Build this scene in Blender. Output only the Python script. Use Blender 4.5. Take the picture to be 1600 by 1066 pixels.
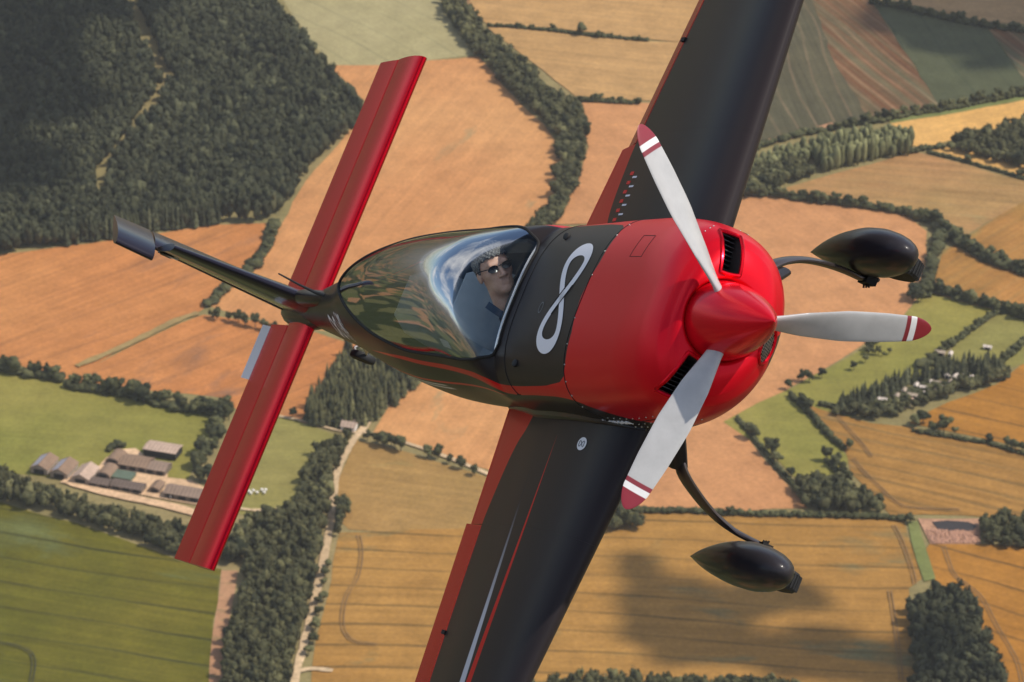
import bpy, bmesh, math, random
import numpy as np
from mathutils import Matrix, Vector
random.seed(7); RNG = np.random.default_rng(7)
SC = bpy.context.scene; COL = SC.collection
for o in list(bpy.data.objects): bpy.data.objects.remove(o)
# ------------------------------------------------------------------ camera, sky, sun, exposure
FPX, PCX, PCY = 5333.0, 800.0, 533.0          # focal length in pixels of the 1600 px wide photograph
ALT, PITCH = 1009.0, math.radians(27.0)
RC = np.array([[1, 0, 0], [0, math.sin(PITCH), -math.cos(PITCH)], [0, math.cos(PITCH), math.sin(PITCH)]])
CAMPOS = np.array([0.0, 0.0, ALT])
cam = bpy.data.cameras.new('camera'); camo = bpy.data.objects.new('camera', cam); COL.objects.link(camo)
M4 = np.eye(4); M4[:3, :3] = RC; M4[:3, 3] = CAMPOS
camo.matrix_world = Matrix(M4.tolist())
cam.sensor_width = 36.0; cam.lens = FPX * 36.0 / 1600.0
cam.clip_start = 0.5; cam.clip_end = 200000.0
cam.dof.use_dof = True; cam.dof.focus_distance = 16.6; cam.dof.aperture_fstop = 9.0
SC.camera = camo
SUN_EL, SUN_AZ = math.radians(55.0), math.radians(-10.0)   # azimuth from +X towards +Y
SUN = np.array([math.cos(SUN_EL) * math.cos(SUN_AZ), math.cos(SUN_EL) * math.sin(SUN_AZ), math.sin(SUN_EL)])
w = bpy.data.worlds.new('World'); SC.world = w; w.use_nodes = True
nt = w.node_tree; nt.nodes.clear()
wo = nt.nodes.new('ShaderNodeOutputWorld'); bg = nt.nodes.new('ShaderNodeBackground'); sky = nt.nodes.new('ShaderNodeTexSky')
sky.sky_type = 'NISHITA'; sky.sun_disc = False; sky.sun_elevation = SUN_EL; sky.sun_rotation = math.radians(90) - SUN_AZ
sky.air_density = 1.0; sky.dust_density = 1.6; sky.altitude = 800
bg.inputs['Strength'].default_value = 0.14
# broken fair-weather cloud all round, above the horizon
tc = nt.nodes.new('ShaderNodeTexCoord'); sx = nt.nodes.new('ShaderNodeSeparateXYZ'); nt.links.new(tc.outputs['Generated'], sx.inputs[0])
def wmath(op, a, b):
    n_ = nt.nodes.new('ShaderNodeMath'); n_.operation = op
    for i_, q_ in enumerate((a, b)):
        if hasattr(q_, 'is_output'): nt.links.new(q_, n_.inputs[i_])
        else: n_.inputs[i_].default_value = q_
    return n_.outputs[0]
hz = wmath('ADD', wmath('MAXIMUM', sx.outputs[2], 0.0), 0.10)
cx = nt.nodes.new('ShaderNodeCombineXYZ'); nt.links.new(wmath('DIVIDE', sx.outputs[0], hz), cx.inputs[0]); nt.links.new(wmath('DIVIDE', sx.outputs[1], hz), cx.inputs[1])
cn = nt.nodes.new('ShaderNodeTexNoise'); cn.inputs['Scale'].default_value = .75; cn.inputs['Detail'].default_value = 7; cn.inputs['Roughness'].default_value = .58; nt.links.new(cx.outputs[0], cn.inputs['Vector'])
cr = nt.nodes.new('ShaderNodeMapRange'); cr.inputs[1].default_value = .50; cr.inputs[2].default_value = .66; cr.inputs[4].default_value = .85; nt.links.new(cn.outputs['Fac'], cr.inputs[0])
cm_ = nt.nodes.new('ShaderNodeMix'); cm_.data_type = 'RGBA'; nt.links.new(cr.outputs[0], cm_.inputs['Factor']); nt.links.new(sky.outputs[0], cm_.inputs[6]); cm_.inputs[7].default_value = (8.5, 8.4, 8.3, 1)
nt.links.new(cm_.outputs[2], bg.inputs['Color']); nt.links.new(bg.outputs[0], wo.inputs[0])
sl = bpy.data.lights.new('sun', 'SUN'); sl.energy = 4.0; sl.angle = math.radians(0.53); sl.color = (1.0, 0.93, 0.82)
so = bpy.data.objects.new('sun', sl); COL.objects.link(so)
so.rotation_mode = 'QUATERNION'; so.rotation_quaternion = Vector(SUN.tolist()).to_track_quat('Z', 'Y')
so.location = (300, 0, ALT + 400)
SC.view_settings.view_transform = 'Standard'; SC.view_settings.look = 'None'
SC.view_settings.gamma = 1.0; SC.view_settings.use_curve_mapping = False
SC.view_settings.exposure = 0.05
SC.cycles.max_bounces = 8; SC.cycles.transparent_max_bounces = 16
# ------------------------------------------------------------------ helpers
def tag(o, label=None, cat=None, group=None, kind=None):
    if label: o['label'] = label
    if cat: o['category'] = cat
    if group: o['group'] = group
    if kind: o['kind'] = kind
    return o
def empty(name, label, cat, group=None, loc=None, mat=None):
    o = bpy.data.objects.new(name, None); COL.objects.link(o); o.empty_display_size = 0.3
    if loc is not None: o.location = loc
    if mat is not None: o.matrix_world = mat
    return tag(o, label, cat, group)
def link(name, me, m=None, parent=None, smooth=True):
    o = bpy.data.objects.new(name, me); COL.objects.link(o)
    if m is not None:
        for k in (m if isinstance(m, (list, tuple)) else [m]): me.materials.append(k)
    if parent is not None: o.parent = parent
    if smooth and len(me.polygons): me.polygons.foreach_set('use_smooth', [True] * len(me.polygons))
    return o
def mesh_np(name, V, Fc):
    """fast mesh from vertex array and list of face index arrays (each (n,k))"""
    me = bpy.data.meshes.new(name); V = np.asarray(V, np.float32)
    me.vertices.add(len(V)); me.vertices.foreach_set('co', V.ravel())
    if not isinstance(Fc, (list, tuple)): Fc = [Fc]
    Fc = [np.asarray(f, np.int32) for f in Fc if len(f)]
    loops = np.concatenate([f.ravel() for f in Fc]); tot = np.concatenate([np.full(len(f), f.shape[1], np.int32) for f in Fc])
    me.loops.add(len(loops)); me.loops.foreach_set('vertex_index', loops)
    me.polygons.add(len(tot)); st = np.concatenate([[0], np.cumsum(tot)[:-1]]).astype(np.int32)
    me.polygons.foreach_set('loop_start', st); me.polygons.foreach_set('loop_total', tot)
    me.update(calc_edges=True); me.validate(); return me
def grid_faces(n, m, wrap=False, flip=False):
    i, j = np.meshgrid(np.arange(n - 1), np.arange(m if wrap else m - 1), indexing='ij'); j2 = (j + 1) % m
    f = np.stack([i * m + j, (i + 1) * m + j, (i + 1) * m + j2, i * m + j2], -1).reshape(-1, 4)
    return f[:, ::-1] if flip else f
def set_uv(me, uv):
    l = me.uv_layers.new(name='UVMap'); idx = np.zeros(len(me.loops), np.int32); me.loops.foreach_get('vertex_index', idx)
    l.data.foreach_set('uv', np.asarray(uv, np.float32)[idx].ravel())
class MB:
    """collects verts / faces for ONE mesh"""
    def __init__(s): s.v = []; s.f = []
    def add(s, V, Fs):
        b = len(s.v); s.v += [tuple(map(float, p)) for p in V]; s.f += [tuple(int(i) + b for i in f) for f in Fs]; return s
    def box(s, c, d, rot=None, bev=0.0):
        c = np.array(c, float); d = np.array(d, float) / 2
        V = np.array([(x, y, z) for x in (-1, 1) for y in (-1, 1) for z in (-1, 1)]) * d
        if rot is not None: V = V @ np.array(rot).T
        return s.add(V + c, [(0, 1, 3, 2), (4, 6, 7, 5), (0, 4, 5, 1), (2, 3, 7, 6), (0, 2, 6, 4), (1, 5, 7, 3)])
    def tube(s, P, r, n=10, r2=None, up=None, closed=False):
        """tube along polyline P; r (and r2 across) per point or scalar; elliptic section if r2 is given"""
        P = np.array(P, float); k = len(P); r = np.broadcast_to(np.array(r, float), (k,)); r2 = r if r2 is None else np.broadcast_to(np.array(r2, float), (k,))
        T = np.gradient(P, axis=0) if not closed else (np.roll(P, -1, 0) - np.roll(P, 1, 0))
        T /= np.linalg.norm(T, axis=1)[:, None] + 1e-12
        a = np.array(up if up is not None else ((0, 0, 1) if abs(T[0][2]) < .9 else (1, 0, 0)), float); V = []
        for i in range(k):
            n1 = a - T[i] * (a @ T[i]); n1 /= np.linalg.norm(n1) + 1e-12
            if up is None: a = n1
            n2 = np.cross(T[i], n1)
            for j in range(n):
                t = 2 * math.pi * j / n; V.append(P[i] + n1 * r[i] * math.cos(t) + n2 * r2[i] * math.sin(t))
        Fs = []
        for i in range(k if closed else k - 1):
            for j in range(n):
                i2 = (i + 1) % k; Fs.append((i * n + j, i * n + (j + 1) % n, i2 * n + (j + 1) % n, i2 * n + j))
        if not closed: Fs += [tuple(range(n))[::-1], tuple((k - 1) * n + j for j in range(n))]
        return s.add(V, Fs)
    def lathe(s, prof, n=32, M=None):
        """profile [(axial, radius)] about +X"""
        V = []; Fs = []
        for x, r in prof:
            for j in range(n): t = 2 * math.pi * j / n; V.append((x, r * math.cos(t), r * math.sin(t)))
        for i in range(len(prof) - 1):
            for j in range(n): Fs.append((i * n + j, i * n + (j + 1) % n, (i + 1) * n + (j + 1) % n, (i + 1) * n + j))
        Fs += [tuple(range(n))[::-1], tuple((len(prof) - 1) * n + j for j in range(n))]
        V = np.array(V)
        if M is not None: V = V @ np.array(M)[:3, :3].T + np.array(M)[:3, 3]
        return s.add(V, Fs)
    def mesh(s, name, fix=True):
        me = bpy.data.meshes.new(name); me.from_pydata(s.v, [], s.f); me.update()
        if fix:
            b = bmesh.new(); b.from_mesh(me); bmesh.ops.recalc_face_normals(b, faces=b.faces); b.to_mesh(me); b.free()
        return me
    def build(s, name, m, parent=None, smooth=True, sharp=40):
        me = s.mesh(name); o = link(name, me, m, parent, smooth)
        if smooth: me.set_sharp_from_angle(angle=math.radians(sharp))
        return o
def lin(c):  # sRGB 0-255 to linear
    c = np.array(c, float) / 255; return tuple(np.where(c < .04045, c / 12.92, ((c + .055) / 1.055) ** 2.4))
# ---------------- node helpers
class NT:
    def __init__(s, name):
        s.m = bpy.data.materials.new(name); s.m.use_nodes = True; s.t = s.m.node_tree; s.t.nodes.clear()
        s.out = s.n('ShaderNodeOutputMaterial'); s.b = s.n('ShaderNodeBsdfPrincipled'); s.l(s.b.outputs[0], s.out.inputs[0])
    def n(s, k, **kw):
        x = s.t.nodes.new(k)
        for a, v in kw.items(): setattr(x, a, v)
        return x
    def l(s, a, b): s.t.links.new(a, b)
    def put(s, sock, v):
        if hasattr(v, 'is_output'): s.l(v, sock)
        elif isinstance(v, (tuple, list)): sock.default_value = tuple(v) + ((1,) if len(v) == 3 and sock.type == 'RGBA' else ())
        else: sock.default_value = v
    def set(s, **kw):
        for k, v in kw.items(): s.put(s.b.inputs[k.replace('_', ' ')], v)
        return s
    def math(s, op, a, b=0.0, c=None, clamp=False):
        x = s.n('ShaderNodeMath', operation=op); x.use_clamp = clamp; s.put(x.inputs[0], a); s.put(x.inputs[1], b)
        if c is not None: s.put(x.inputs[2], c)
        return x.outputs[0]
    def mix(s, f, a, b):
        x = s.n('ShaderNodeMix', data_type='RGBA'); s.put(x.inputs['Factor'], f); s.put(x.inputs[6], a); s.put(x.inputs[7], b); return x.outputs[2]
    def noise(s, vec, scale, detail=3.0, rough=.55, dist=0.0):
        x = s.n('ShaderNodeTexNoise'); s.put(x.inputs['Vector'], vec); x.inputs['Scale'].default_value = scale
        x.inputs['Detail'].default_value = detail; x.inputs['Roughness'].default_value = rough; x.inputs['Distortion'].default_value = dist; return x.outputs['Fac']
    def ramp(s, v, lo, hi, a=0.0, b=1.0, smooth=False):
        x = s.n('ShaderNodeMapRange'); x.clamp = True
        if smooth: x.interpolation_type = 'SMOOTHSTEP'
        for i, q in enumerate((v, lo, hi, a, b)): s.put(x.inputs[i], q)
        return x.outputs[0]
    def coord(s, kind='Object'):
        return s.n('ShaderNodeTexCoord').outputs[kind]
    def xyz(s, v):
        x = s.n('ShaderNodeSeparateXYZ'); s.put(x.inputs[0], v); return x.outputs
    def mapv(s, v, sc=(1, 1, 1), rot=(0, 0, 0), loc=(0, 0, 0)):
        x = s.n('ShaderNodeMapping'); s.put(x.inputs[0], v); x.inputs['Scale'].default_value = sc; x.inputs['Rotation'].default_value = rot; x.inputs['Location'].default_value = loc; return x.outputs[0]
    def curve(s, v, pts, lo, hi, smooth=False):
        """piecewise function of v given points (x, y), 0..1 on y"""
        x = s.n('ShaderNodeFloatCurve'); cm = x.mapping; c = cm.curves[0]
        P = sorted(((p[0] - lo) / (hi - lo), p[1]) for p in pts)
        while len(c.points) < len(P): c.points.new(.5, .5)
        for q, p in zip(c.points, P):
            q.location = p; q.handle_type = 'AUTO' if smooth else 'VECTOR'
        cm.update(); s.put(x.inputs['Value'], s.ramp(v, lo, hi)); return x.outputs[0]
    def bump(s, h, strength=.3, dist=.01):
        x = s.n('ShaderNodeBump'); x.inputs['Strength'].default_value = strength; x.inputs['Distance'].default_value = dist
        s.put(x.inputs['Height'], h); s.l(x.outputs[0], s.b.inputs['Normal']); return s
def simple(name, col, rough=.5, metal=0.0, coat=0.0, nscale=0.0, namt=.15, croughness=.05):
    t = NT(name); c = tuple(col)
    if nscale:
        n = t.noise(t.coord(), nscale, 4); k = t.ramp(n, .3, .7, 1 - namt, 1 + namt)
        v = t.n('ShaderNodeVectorMath', operation='SCALE'); t.put(v.inputs[0], c); t.l(k, v.inputs['Scale']); c = v.outputs[0]
    t.set(Base_Color=c, Roughness=rough, Metallic=metal, Coat_Weight=coat, Coat_Roughness=croughness); return t.m
# ---------------- ground coordinates
def G(px, py):
    d = RC @ np.array([(px - PCX) / FPX, -(py - PCY) / FPX, -1.0]); t = -ALT / d[2]
    return np.array([d[0] * t, d[1] * t])
def GP(pts): return np.array([G(*p) for p in pts])
# ------------------------------------------------------------------ ground: base sheet, fields, tracks
CALIB = {'stubble vignetted': (0.894, 0.689, 0.448), 'stubble plain': (1.016, 0.924, 0.711), 'stubble rose': (0.941, 0.826, 0.613), 'wheat tramlined': (0.675, 0.628, 0.49), 'wheat clean': (0.675, 0.535, 0.298), 'wheat streaky': (0.643, 0.587, 0.448), 'wheat pale': (1.133, 1.014, 0.773), 'wheat upper': (0.866, 0.81, 0.753), 'pasture bright': (1.318, 1.074, 0.774), 'crop green tramlined': (0.691, 0.599, 0.251), 'pasture olive': (0.97, 0.912, 0.738), 'pasture dry': (0.999, 0.79, 0.669), 'crop pale green': (1.029, 0.921, 0.94), 'crop bluegreen': (0.596, 0.453, 0.442), 'field mottled': (0.839, 0.78, 0.631), 'field olive': (0.959, 0.688, 0.458), 'crop bluegreen dark': (0.561, 0.498, 0.48), 'strip tilled': (0.443, 0.312, 0.232)}  # per-field tints; left stubble and bottom-left crop include painted vignette darkening
def field_mat(name, c1, c2, d=None, spacing=24.0, line=.35, lw=1.6, lcol=(.06, .055, .03), streak=.25, patch=None, pamt=0.0, pscale=.006, big=.004, fine=.12, band=None):
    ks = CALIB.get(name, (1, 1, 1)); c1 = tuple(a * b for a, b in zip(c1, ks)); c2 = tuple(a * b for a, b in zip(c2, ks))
    t = NT(name); P = t.coord()
    n1 = t.noise(P, big, 4, .6); n2 = t.noise(P, .05, 3, .6); n3 = t.noise(P, .35, 3, .7)
    f = t.ramp(n1, .35, .65)
    col = t.mix(f, c1, c2)
    k = t.ramp(n2, .25, .75, 1 - .16, 1 + .16); k2 = t.ramp(n3, .25, .75, 1 - fine * 1.6, 1 + fine * 1.6); k = t.math('MULTIPLY', k, k2)
    ang = 0.0
    if d is not None:
        a, b = G(*d[0]), G(*d[1]); v = b - a; ang = math.atan2(v[1], v[0])
    Q = t.mapv(P, rot=(0, 0, -ang))                      # x along the rows, y across them
    if streak:
        s1 = t.noise(t.mapv(Q, sc=(.004, .16, 1)), 1.0, 3, .65); s2 = t.noise(t.mapv(Q, sc=(.012, .6, 1)), 1.0, 3, .6)
        k = t.math('MULTIPLY', k, t.ramp(s1, .25, .75, 1 - streak, 1 + streak)); k = t.math('MULTIPLY', k, t.ramp(s2, .25, .75, 1 - streak * .6, 1 + streak * .6))
    if patch is not None:
        pn = t.noise(t.mapv(Q, sc=(pscale * .6, pscale * 1.8, 1)), 1.0, 5, .62, .6)
        pf = t.ramp(pn, .62 - pamt * .2, .72 - pamt * .2); pf = t.math('MULTIPLY', pf, t.ramp(n2, .3, .6, .45, .95)); col = t.mix(pf, col, patch)
    if band is not None:                                  # broad stripes of another crop along the rows
        bn = t.noise(t.mapv(Q, sc=(.0006, band[1], 1), loc=(3, 1.7, 0)), 1.0, 4, .75); col = t.mix(t.ramp(bn, .40, .62), col, band[0])
    if line:
        y = t.xyz(Q)[1]; wob = t.math('MULTIPLY', t.math('SUBTRACT', t.noise(P, .012, 2), .5), 6.0); wob2 = t.math('MULTIPLY', t.math('SUBTRACT', t.noise(P, .0035, 1), .5), 38.0); y = t.math('ADD', t.math('ADD', y, wob), wob2)
        fr = t.math('FRACT', t.math('DIVIDE', y, spacing)); q = t.math('ABSOLUTE', t.math('SUBTRACT', fr, .5))
        m = t.ramp(q, lw * .28 / spacing, lw * .9 / spacing, 1, 0)
        m = t.math('MULTIPLY', m, t.ramp(t.noise(t.mapv(Q, sc=(.01, .03, 1)), 1.0, 3), .3, .65, .25, 1.0)); col = t.mix(t.math('MULTIPLY', m, line), col, lcol)
    v = t.n('ShaderNodeVectorMath', operation='SCALE'); t.put(v.inputs[0], col); t.put(v.inputs['Scale'], k)
    t.set(Base_Color=v.outputs[0], Roughness=.95, Specular_IOR_Level=.1)
    return t.m
GREEN1, GREEN2, WEED = (.135, .150, .045), (.19, .19, .062), (.13, .125, .06)
ORA1, ORA2 = (.455, .225, .110), (.50, .275, .140)
WHE1, WHE2 = (.44, .235, .070), (.50, .285, .095)
t = NT('far country'); P = t.coord(); vo = t.n('ShaderNodeTexVoronoi'); vo.inputs['Scale'].default_value = .0055
wn = t.n('ShaderNodeTexNoise'); wn.inputs['Scale'].default_value = .006; t.l(P, wn.inputs['Vector']); wv_ = t.n('ShaderNodeVectorMath', operation='SCALE'); t.l(wn.outputs['Color'], wv_.inputs[0]); wv_.inputs['Scale'].default_value = 120; wa = t.n('ShaderNodeVectorMath', operation='ADD'); t.l(P, wa.inputs[0]); t.l(wv_.outputs[0], wa.inputs[1]); t.l(wa.outputs[0], vo.inputs['Vector'])
rp = t.n('ShaderNodeValToRGB'); rp.color_ramp.interpolation = 'CONSTANT'
for i, (p, c) in enumerate(((0, (.11, .11, .045)), (.22, (.28, .15, .06)), (.38, (.09, .10, .035)), (.52, (.035, .045, .02)), (.80, (.30, .16, .08)), (.88, (.03, .04, .018)))):
    e = rp.color_ramp.elements[i] if i < 2 else rp.color_ramp.elements.new(p); e.position = p; e.color = c + (1,)
t.l(t.xyz(vo.outputs['Color'])[0], rp.inputs[0]); k = t.ramp(t.noise(P, .04, 4), .3, .7, .75, 1.2)
v = t.n('ShaderNodeVectorMath', operation='SCALE'); t.l(rp.outputs[0], v.inputs[0]); t.l(k, v.inputs['Scale']); t.set(Base_Color=v.outputs[0], Roughness=1.0, Specular_IOR_Level=0.0)
FARM = t.m
me = mesh_np('ground', [(-30000, -28000, 0), (30000, -28000, 0), (30000, 32000, 0), (-30000, 32000, 0)], [[(0, 1, 2, 3)]])
tag(link('ground', me, FARM, smooth=False), 'patchwork farmland stretching away on all sides', kind='structure')
me = mesh_np('ground', np.c_[GP([(-260, -200), (1860, -200), (1860, 1260), (-260, 1260)]), np.full(4, .05)], [[(3, 2, 1, 0)]])
tag(link('grass_margin', me, field_mat('rough grass', (.20, .17, .07), (.26, .20, .09), line=0, streak=.1), smooth=False), 'rough grass margins showing between the fields', kind='structure')
NLAY = [0]
def dens(P, step=18.0, amp=2.2, seed=0):
    """irregular outline: extra points along the edges, nudged sideways"""
    r = np.random.default_rng(seed); out = []
    for a, b in zip(P, np.roll(P, -1, 0)):
        n = max(1, int(np.linalg.norm(b - a) / step)); e = (b - a) / (np.linalg.norm(b - a) + 1e-9); nn = np.array([-e[1], e[0]])
        for i in range(n): out.append(a + (b - a) * i / n + nn * (r.uniform(-amp, amp) if i else 0))
    return np.array(out)
def field(name, label, px, m, amp=1.2):
    NLAY[0] += 1; P = dens(GP(px), 18, amp, NLAY[0]); z = .06 + .02 * NLAY[0]
    b = bmesh.new(); f = b.faces.new([b.verts.new((x, y, z)) for x, y in P]); f.normal_update()
    if f.normal.z < 0: f.normal_flip()
    bmesh.ops.triangulate(b, faces=b.faces[:])
    me = bpy.data.meshes.new(name); b.to_mesh(me); b.free()
    o = link(name, me, m, smooth=False); return tag(o, label, kind='structure')
OLD = ((400, 960), (1400, 985))
fm = field_mat
m_ora = fm('stubble vignetted', ORA1, ORA2, ((60, 520), (420, 380)), 34, .35, 2.2, (.20, .09, .04), .16, (.22, .11, .06), .22, .012)  # lens vignette of the left edge painted in as darker, redder stubble
m_ora2 = fm('stubble plain', ORA1, ORA2, ((600, 600), (820, 330)), 30, .12, 1.6, (.25, .13, .06), .10, (.30, .21, .10), -.05, .02)
m_ora3 = fm('stubble rose', (.46, .245, .14), (.50, .27, .15), ((1150, 700), (1260, 800)), 60, .2, 1.0, (.2, .12, .07), .06)
m_whe = fm('wheat tramlined', WHE1, WHE2, OLD, 22, .75, 2.0, (.10, .062, .022), .15, WEED, .32, .012)
m_whe2 = fm('wheat clean', (.46, .25, .072), (.50, .29, .10), ((1420, 700), (1600, 750)), 22, .75, 1.9, (.09, .052, .02), .16, WEED, -.2, .02)
m_whe3 = fm('wheat streaky', (.44, .24, .075), (.47, .27, .095), ((1300, 720), (1600, 790)), 15, .65, 2.6, (.12, .085, .035), .26, (.16, .13, .07), .14, .016)
m_whe4 = fm('wheat pale', (.50, .31, .12), (.52, .33, .14), ((1400, 215), (1600, 170)), 24, .15, 1.5, (.3, .18, .08), .10)
m_whe5 = fm('wheat upper', (.45, .275, .11), (.48, .30, .13), ((800, 100), (1000, 122)), 17, .4, 3.2, (.30, .18, .075), .14)
m_gra = fm('pasture bright', (.135, .160, .046), (.205, .205, .072), ((20, 680), (300, 700)), 30, .06, 2, (.1, .1, .04), .08)
m_gra2 = fm('crop green tramlined', (.125, .140, .036), (.19, .185, .055), ((0, 850), (330, 905)), 25, .85, 1.9, (.03, .032, .012), .22, (.10, .11, .035), .2, .012, big=.008)  # corner vignette darkening is put into this crop's colour
m_gra3 = fm('pasture olive', (.20, .195, .066), (.25, .225, .085), line=0, streak=.08)
m_tan = fm('pasture dry', (.255, .205, .078), (.33, .235, .090), ((540, 760), (760, 790)), 20, .05, 2, (.2, .15, .06), .14, (.20, .19, .075), .2, .01)
m_pale = fm('crop pale green', (.30, .285, .135), (.335, .32, .165), ((440, 0), (600, 95)), 26, .45, 1.4, (.14, .14, .075), .07, (.30, .24, .13), -.1, .01)
m_grn = fm('crop bluegreen', (.125, .150, .085), (.15, .165, .09), ((1240, 0), (1330, 190)), 15, .30, 1.6, (.30, .19, .11), .26, (.30, .2, .12), -.15, .02)
m_brn = fm('strip tilled', (.27, .18, .11), (.33, .21, .125), ((1250, 0), (1460, 165)), 11, .35, 2.2, (.34, .20, .11), .30, band=((.10, .105, .055), .035))
m_grn2 = fm('crop bluegreen dark', (.115, .145, .075), (.135, .16, .085), ((1390, 20), (1480, 160)), 30, .55, 1.8, (.045, .055, .03), .10)
m_mix = fm('field mottled', (.43, .235, .115), (.35, .235, .105), ((1240, 300), (1590, 330)), 14, .18, 2, (.25, .2, .1), .20, (.22, .21, .09), .22, .008, big=.006)
m_oli = fm('field olive', (.24, .205, .075), (.36, .235, .095), ((1480, 400), (1600, 330)), 12, .25, 2, (.18, .15, .06), .20, (.17, .17, .06), .1, .01, big=.007)
m_drk = fm('field dusk tan', (.30, .19, .09), (.36, .22, .10), ((1330, 0), (1600, 30)), 20, .1, 2, (.2, .14, .07), .12)
m_ver = fm('verge green', (.14, .165, .05), (.20, .20, .07), line=0, streak=.05)
m_red = fm('bare earth', (.33, .17, .09), (.40, .22, .12), line=0, streak=.05, patch=(.15, .14, .055), pamt=.35, pscale=.05)
m_yar = fm('farmyard earth', (.64, .43, .26), (.56, .36, .21), line=0, streak=.05, fine=.2)
m_trk = fm('chalk track', (.56, .41, .25), (.48, .34, .20), line=0, streak=0, fine=.2)
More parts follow.
